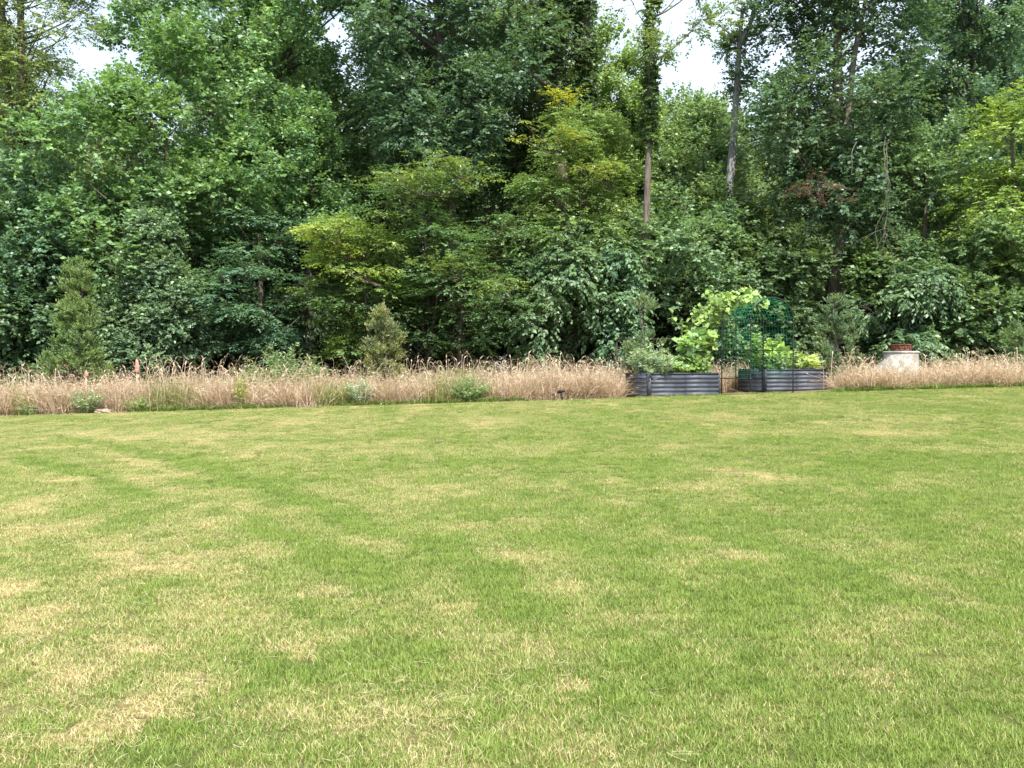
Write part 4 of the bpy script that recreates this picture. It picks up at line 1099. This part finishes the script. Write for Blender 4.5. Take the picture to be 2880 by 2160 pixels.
        return mesh('stalk_bunch', V, Q, None, M_DRYGRASS, {'rnd': ('FACE', 'FLOAT', np.zeros(len(Q))), 'rnd2': ('FACE', 'FLOAT', rq)})
    sp = [stalk() for _ in range(6)]
    sel = rs.random(n) < .16 * (fbm(x * .8, y * .8, 19) > .45)
    xs_, ys_ = x[sel], y[sel]; k = len(xs_)
    s_ = np.clip(hs[sel], .5, 1.1) * (.85 + .3 * rs.random(k))
    scatter('seed_stalks', np.stack([xs_, ys_, G(xs_, ys_)], -1), np.stack([rs.normal(0, .1, k), rs.normal(0, .1, k), rs.random(k) * 6.28], -1), np.stack([s_ * 0 + 1, s_ * 0 + 1, s_], -1), rs.integers(0, 6, k), sp,
            'taller pale stalks with nodding seed heads standing out of the dry grass', 'grass', {'dry': np.full(k, 1.2)})
    # low green weeds creeping along the foot of the dry grass
    M_W = grass_mat('low_weed', (.10, .17, .04), (.19, .27, .07), (.3, .3, .12), (.4, .38, .18), trans=.3)
    wp = [blades(60, .14, .05, .15, .011, 1.3, M_W, rs, 2, name='weed_tuft') for _ in range(4)]
    m = 1500
    x = (rs.random(m) * 2 - 1) * 15; y = EDGE - .05 + .45 * rs.random(m)
    ok = (fbm(x * .9, y * 0, 71) > .5) | ((x > 2.6) & (x < 8))
    x, y = x[ok], y[ok]; n = len(x)
    rel = np.stack([x, y], -1) - C0
    rot = np.stack([np.zeros(n), np.zeros(n), rs.random(n) * 6.28], -1); s = .6 + .7 * rs.random(n)
    s = np.where(rs.random(n) < .3, s * 1.2, s * .8); pw = 1440 + x / y * F; s = s * np.where((pw > 1750) & (pw < 2360), .38, 1.0)
    scatter('edge_weeds', np.stack([x, y, G(x, y)], -1), rot, np.stack([s, s, s], -1), rs.integers(0, 4, n), wp,
            'low green weeds along the edge between lawn and dry grass', 'weeds', {'dry': np.clip(rs.normal(.15, .15, n), 0, 1)})
tall_grass()

# ------------------------------------------------------------------ small things
M_CONC = pbr('concrete', (.24, .225, .20), rough=.9, nscale=5, bump=.6, bscale=30, col2=(.50, .48, .44), spec=.2)
M_RUST = pbr('rusty_iron', (.08, .03, .02), rough=.85, nscale=22, col2=(.19, .08, .05), bump=.6, bscale=50, spec=.2)
def manhole():
    Y = 22.6; x = P(2534, 1000, Y)[0]; zg = g(x, Y); top = P(2534, 988, Y)[2] - zg
    root = thing('manhole_cone', 'pale concrete manhole cone with a rusty iron ring in the dry grass at right', 'manhole', (x, Y, zg))
    rt, rb = .405, .72
    ns = 40; V = []
    levels = [(-.05, rb, rb - rt), (.06, rb, rb - rt), (top - .18, rt, 0), (top - .035, rt, 0)]
    levels = [(-.05, 1), (.08, 1), (top * .35, .66), (top - .2, .03), (top - .05, 0)]
    for (z, k) in levels:
        r_ = rt + (rb - rt) * k; cx = -(rb - rt) * k
        for i in range(ns): a_ = 2 * pi * i / ns; V.append((cx + r_ * cos(a_), r_ * sin(a_), z))
    q = [(l * ns + i, l * ns + (i + 1) % ns, (l + 1) * ns + (i + 1) % ns, (l + 1) * ns + i) for l in range(len(levels) - 1) for i in range(ns)]
    link('cone', mesh('cone', V, q, None, M_CONC, smooth=False), root)
    mb = MB(); mb.lathe([(.26, top - .05), (rt + .012, top - .05), (rt + .018, top - .035), (rt + .018, top - .008), (rt + .004, top), (.26, top), (.26, top - .05)], 40); mb.build('rim', M_CONC, root)
    mb = MB(); mb.lathe([(.21, top), (.245, top + .002), (.245, top + .03), (.235, top + .035), (.235, top + .075), (.24, top + .08), (.24, top + .10), (.235, top + .105), (.235, top + .14), (.252, top + .145), (.252, top + .165), (.225, top + .17), (.21, top + .15)], 36)
    fr = mb.build('iron_frame', M_RUST, root)
    for i in range(12):
        a_ = 2 * pi * i / 12; mb = MB(); mb.tube([(.239 * cos(a_), .239 * sin(a_), top + .03), (.242 * cos(a_), .242 * sin(a_), top + .145)], .012, 5); mb.build('rib', M_RUST, fr)
    mb = MB(); mb.lathe([(.001, top + .165), (.2, top + .163), (.212, top + .158), (.212, top + .13), (.001, top + .13)], 32); mb.build('cover', M_RUST, root)
manhole()

M_BLACK = pbr('black_plastic', (.012, .011, .011), rough=.45, noise=.2, nscale=30)
def stake_light():
    Y = 19.42; x = P(1579, 1000, Y)[0]; zg = g(x, Y)
    root = thing('stake_light', 'small black stake light with tilted head at the lawn edge, left of the garden beds', 'garden light', (x, Y, zg))
    mb = MB(); mb.tube([(.015, 0, -.05), (.012, 0, .05), (-.005, 0, .17)], [.012, .013, .013], 8); mb.build('stake', M_BLACK, root, smooth=True)
    hd = MB(); hd.tube([(-.085, 0, .165), (-.08, 0, .166), (.055, 0, .195), (.075, 0, .2), (.08, 0, .201)], [.02, .032, .032, .028, .02], 12); h = hd.build('head', M_BLACK, root, smooth=True)
    gl = MB(); gl.box(-.06, .05, -.022, .022, .208, .216); gl.build('solar_cell', pbr('solar_cell', (.01, .012, .03), rough=.2), h)
    bk = MB(); bk.tube([(-.02, 0, .15), (.01, 0, .15)], .018, 8); bk.build('hinge', M_BLACK, root)
stake_light()

M_PINK = pbr('pink_ribbon', (.6, .24, .2), rough=.7, noise=.15, nscale=14)
M_LATH = pbr('weathered_lath', (.42, .32, .22), rough=.85, noise=.25, nscale=20)
def lath(px, top_py, Y, label, h_r):
    x = P(px, 1000, Y)[0]; zg = g(x, Y); top = P(px, top_py, Y)[2] - zg
    root = thing('survey_stake', label, 'stake', (x, Y, zg))
    mb = MB(); mb.box(-.018, .018, -.006, .006, -.06, top - .05)
    mb.add([(-.018, -.006, top - .05), (.018, -.006, top - .05), (0, -.006, top), (-.018, .006, top - .05), (.018, .006, top - .05), (0, .006, top)], [(0, 1, 4, 3), (1, 2, 5, 4), (2, 0, 3, 5)], [(0, 2, 1), (3, 4, 5)])
    mb.build('lath', M_LATH, root)
    k = 8; V = []
    for i in range(k):
        u_ = i / (k - 1); zz = top - .04 - h_r * u_; w_ = .03 + .022 * sin(u_ * 3.1) ; o_ = .006 * sin(u_ * 8)
        V += [(-w_ * .75, -.012 + o_, zz), (w_, -.014 - o_, zz), (w_, -.008 - o_, zz), (-w_ * .75, -.006 + o_ * .2, zz)]
    q = []
    for i in range(k - 1):
        b_ = 4 * i; q += [(b_, b_ + 4, b_ + 5, b_ + 1), (b_ + 1, b_ + 5, b_ + 6, b_ + 2), (b_ + 2, b_ + 6, b_ + 7, b_ + 3), (b_ + 3, b_ + 7, b_ + 4, b_)]
    q += [(0, 1, 2, 3), (4 * k - 4, 4 * k - 1, 4 * k - 2, 4 * k - 3)]
    link('ribbon', mesh('ribbon', V, q, None, M_PINK), root)
lath(385, 1008, 20.6, 'wooden stake with a pink ribbon standing in the dry grass at left', .30)
lath(242, 1040, 21.6, 'low stake with a pink ribbon in front of the leftmost conifer', .13)

def stone():
    Y = 19.5; x = P(290, 1000, Y)[0]; rs = np.random.default_rng(3)
    bm = bmesh.new(); bmesh.ops.create_icosphere(bm, subdivisions=3, radius=1)
    for v in bm.verts:
        n_ = 1 + .22 * sin(v.co.x * 4 + 1) * sin(v.co.y * 3) + .12 * sin(v.co.z * 7 + v.co.x * 5)
        v.co = Vector((v.co.x * .17 * n_, v.co.y * .10 * n_, v.co.z * .055 * n_))
    me = bpy.data.meshes.new('field_stone'); bm.to_mesh(me); bm.free(); me.materials.append(pbr('brown_stone', (.22, .15, .11), rough=.9, nscale=25, col2=(.45, .36, .29), bump=.6))
    o = link('field_stone', me, None, (x, Y, g(x, Y) + .035)); tag(o, 'flat brown stone lying at the lawn edge below the leftmost conifer', 'stone')
stone()

def gate():
    Y = 25.0; x0 = P(1735, 1000, Y)[0]; x1 = P(1990, 1000, Y)[0]; zg = min(g(x0, Y), g(x1, Y)); top = P(1830, 955, Y)[2] - zg
    M_RED = pbr('dark_red_paint', (.035, .01, .009), rough=.6, noise=.3, nscale=12)
    root = thing('field_gate', 'dark red metal field gate half hidden behind the left garden bed', 'gate', (x0, Y, zg))
    L = x1 - x0
    for z in (.25, .5, .8, top):
        mb = MB(); mb.tube([(0, 0, z), (L, 0, z + .02)], .015 if z != top else .018, 8); mb.build('rail', M_RED, root, smooth=True)
    for x in (0, L / 2, L):
        mb = MB(); mb.tube([(x, .045, -.1), (x, .045, top + .02)], .022, 8); mb.build('post', M_RED, root, smooth=True)
gate()

def vine(pts, r, label, twigs, seed):
    rs = np.random.default_rng(seed)
    W = np.array([P(*p) for p in pts]); base = np.array([W[0][0], W[0][1], W[0][2]])
    root = thing('hanging_vine', label, 'vine', tuple(base))
    cum = np.concatenate([[0], np.cumsum(np.linalg.norm(np.diff(W, axis=0), axis=1))]); sv = np.linspace(0, cum[-1], 40)
    cv = np.stack([np.interp(sv, cum, W[:, k]) for k in range(3)], -1) - base
    ker = np.array([1, 2, 3, 2, 1]) / 9
    cv[:, 0] += .05 * np.sin(sv * 3.1 + seed) + .03 * np.sin(sv * 7.3 + seed); cv[:, 1] += .08 * np.sin(sv * 2.2 + seed)
    for k in range(3): cv[2:-2, k] = np.convolve(cv[:, k], ker, 'valid')
    mb = MB(); mb.tube(cv, np.linspace(r, r * .6, 40), 6); mb.build('stem', M_VINE, root, smooth=True)
    if twigs:
        mb = MB()
        for i in range(twigs):
            s0 = cv[rs.integers(22, 38)]; d = nrm(rs.normal(size=3) * np.array([1, .5, .6]) + np.array([0, 0, -.5])); l_ = .3 + .6 * rs.random()
            mb.tube(np.array([s0, s0 + d * l_ * .5 + rs.normal(0, .05, 3), s0 + d * l_ + np.array([0, 0, -.15])]), [.008, .006, .003], 3, cap=False)
        mb.build('twigs', M_VINE, root)
vine([(2485, 380, 26.4), (2494, 480, 25.6), (2488, 560, 25.6), (2472, 640, 25.6), (2470, 700, 25.6)], .011, 'long bare pale vine hanging at right with a kink near its end', 0, 1)
vine([(2496, 390, 26.4), (2496, 520, 25.7), (2498, 640, 25.7), (2505, 720, 25.7), (2515, 800, 25.7)], .009, 'bare pale vine ending in a tangle of thin twigs at right', 20, 2)
vine([(2408, 400, 25.5), (2396, 450, 25.5), (2394, 495, 25.5)], .014, 'short bare forked vine hanging over the huge dark tree', 0, 3)
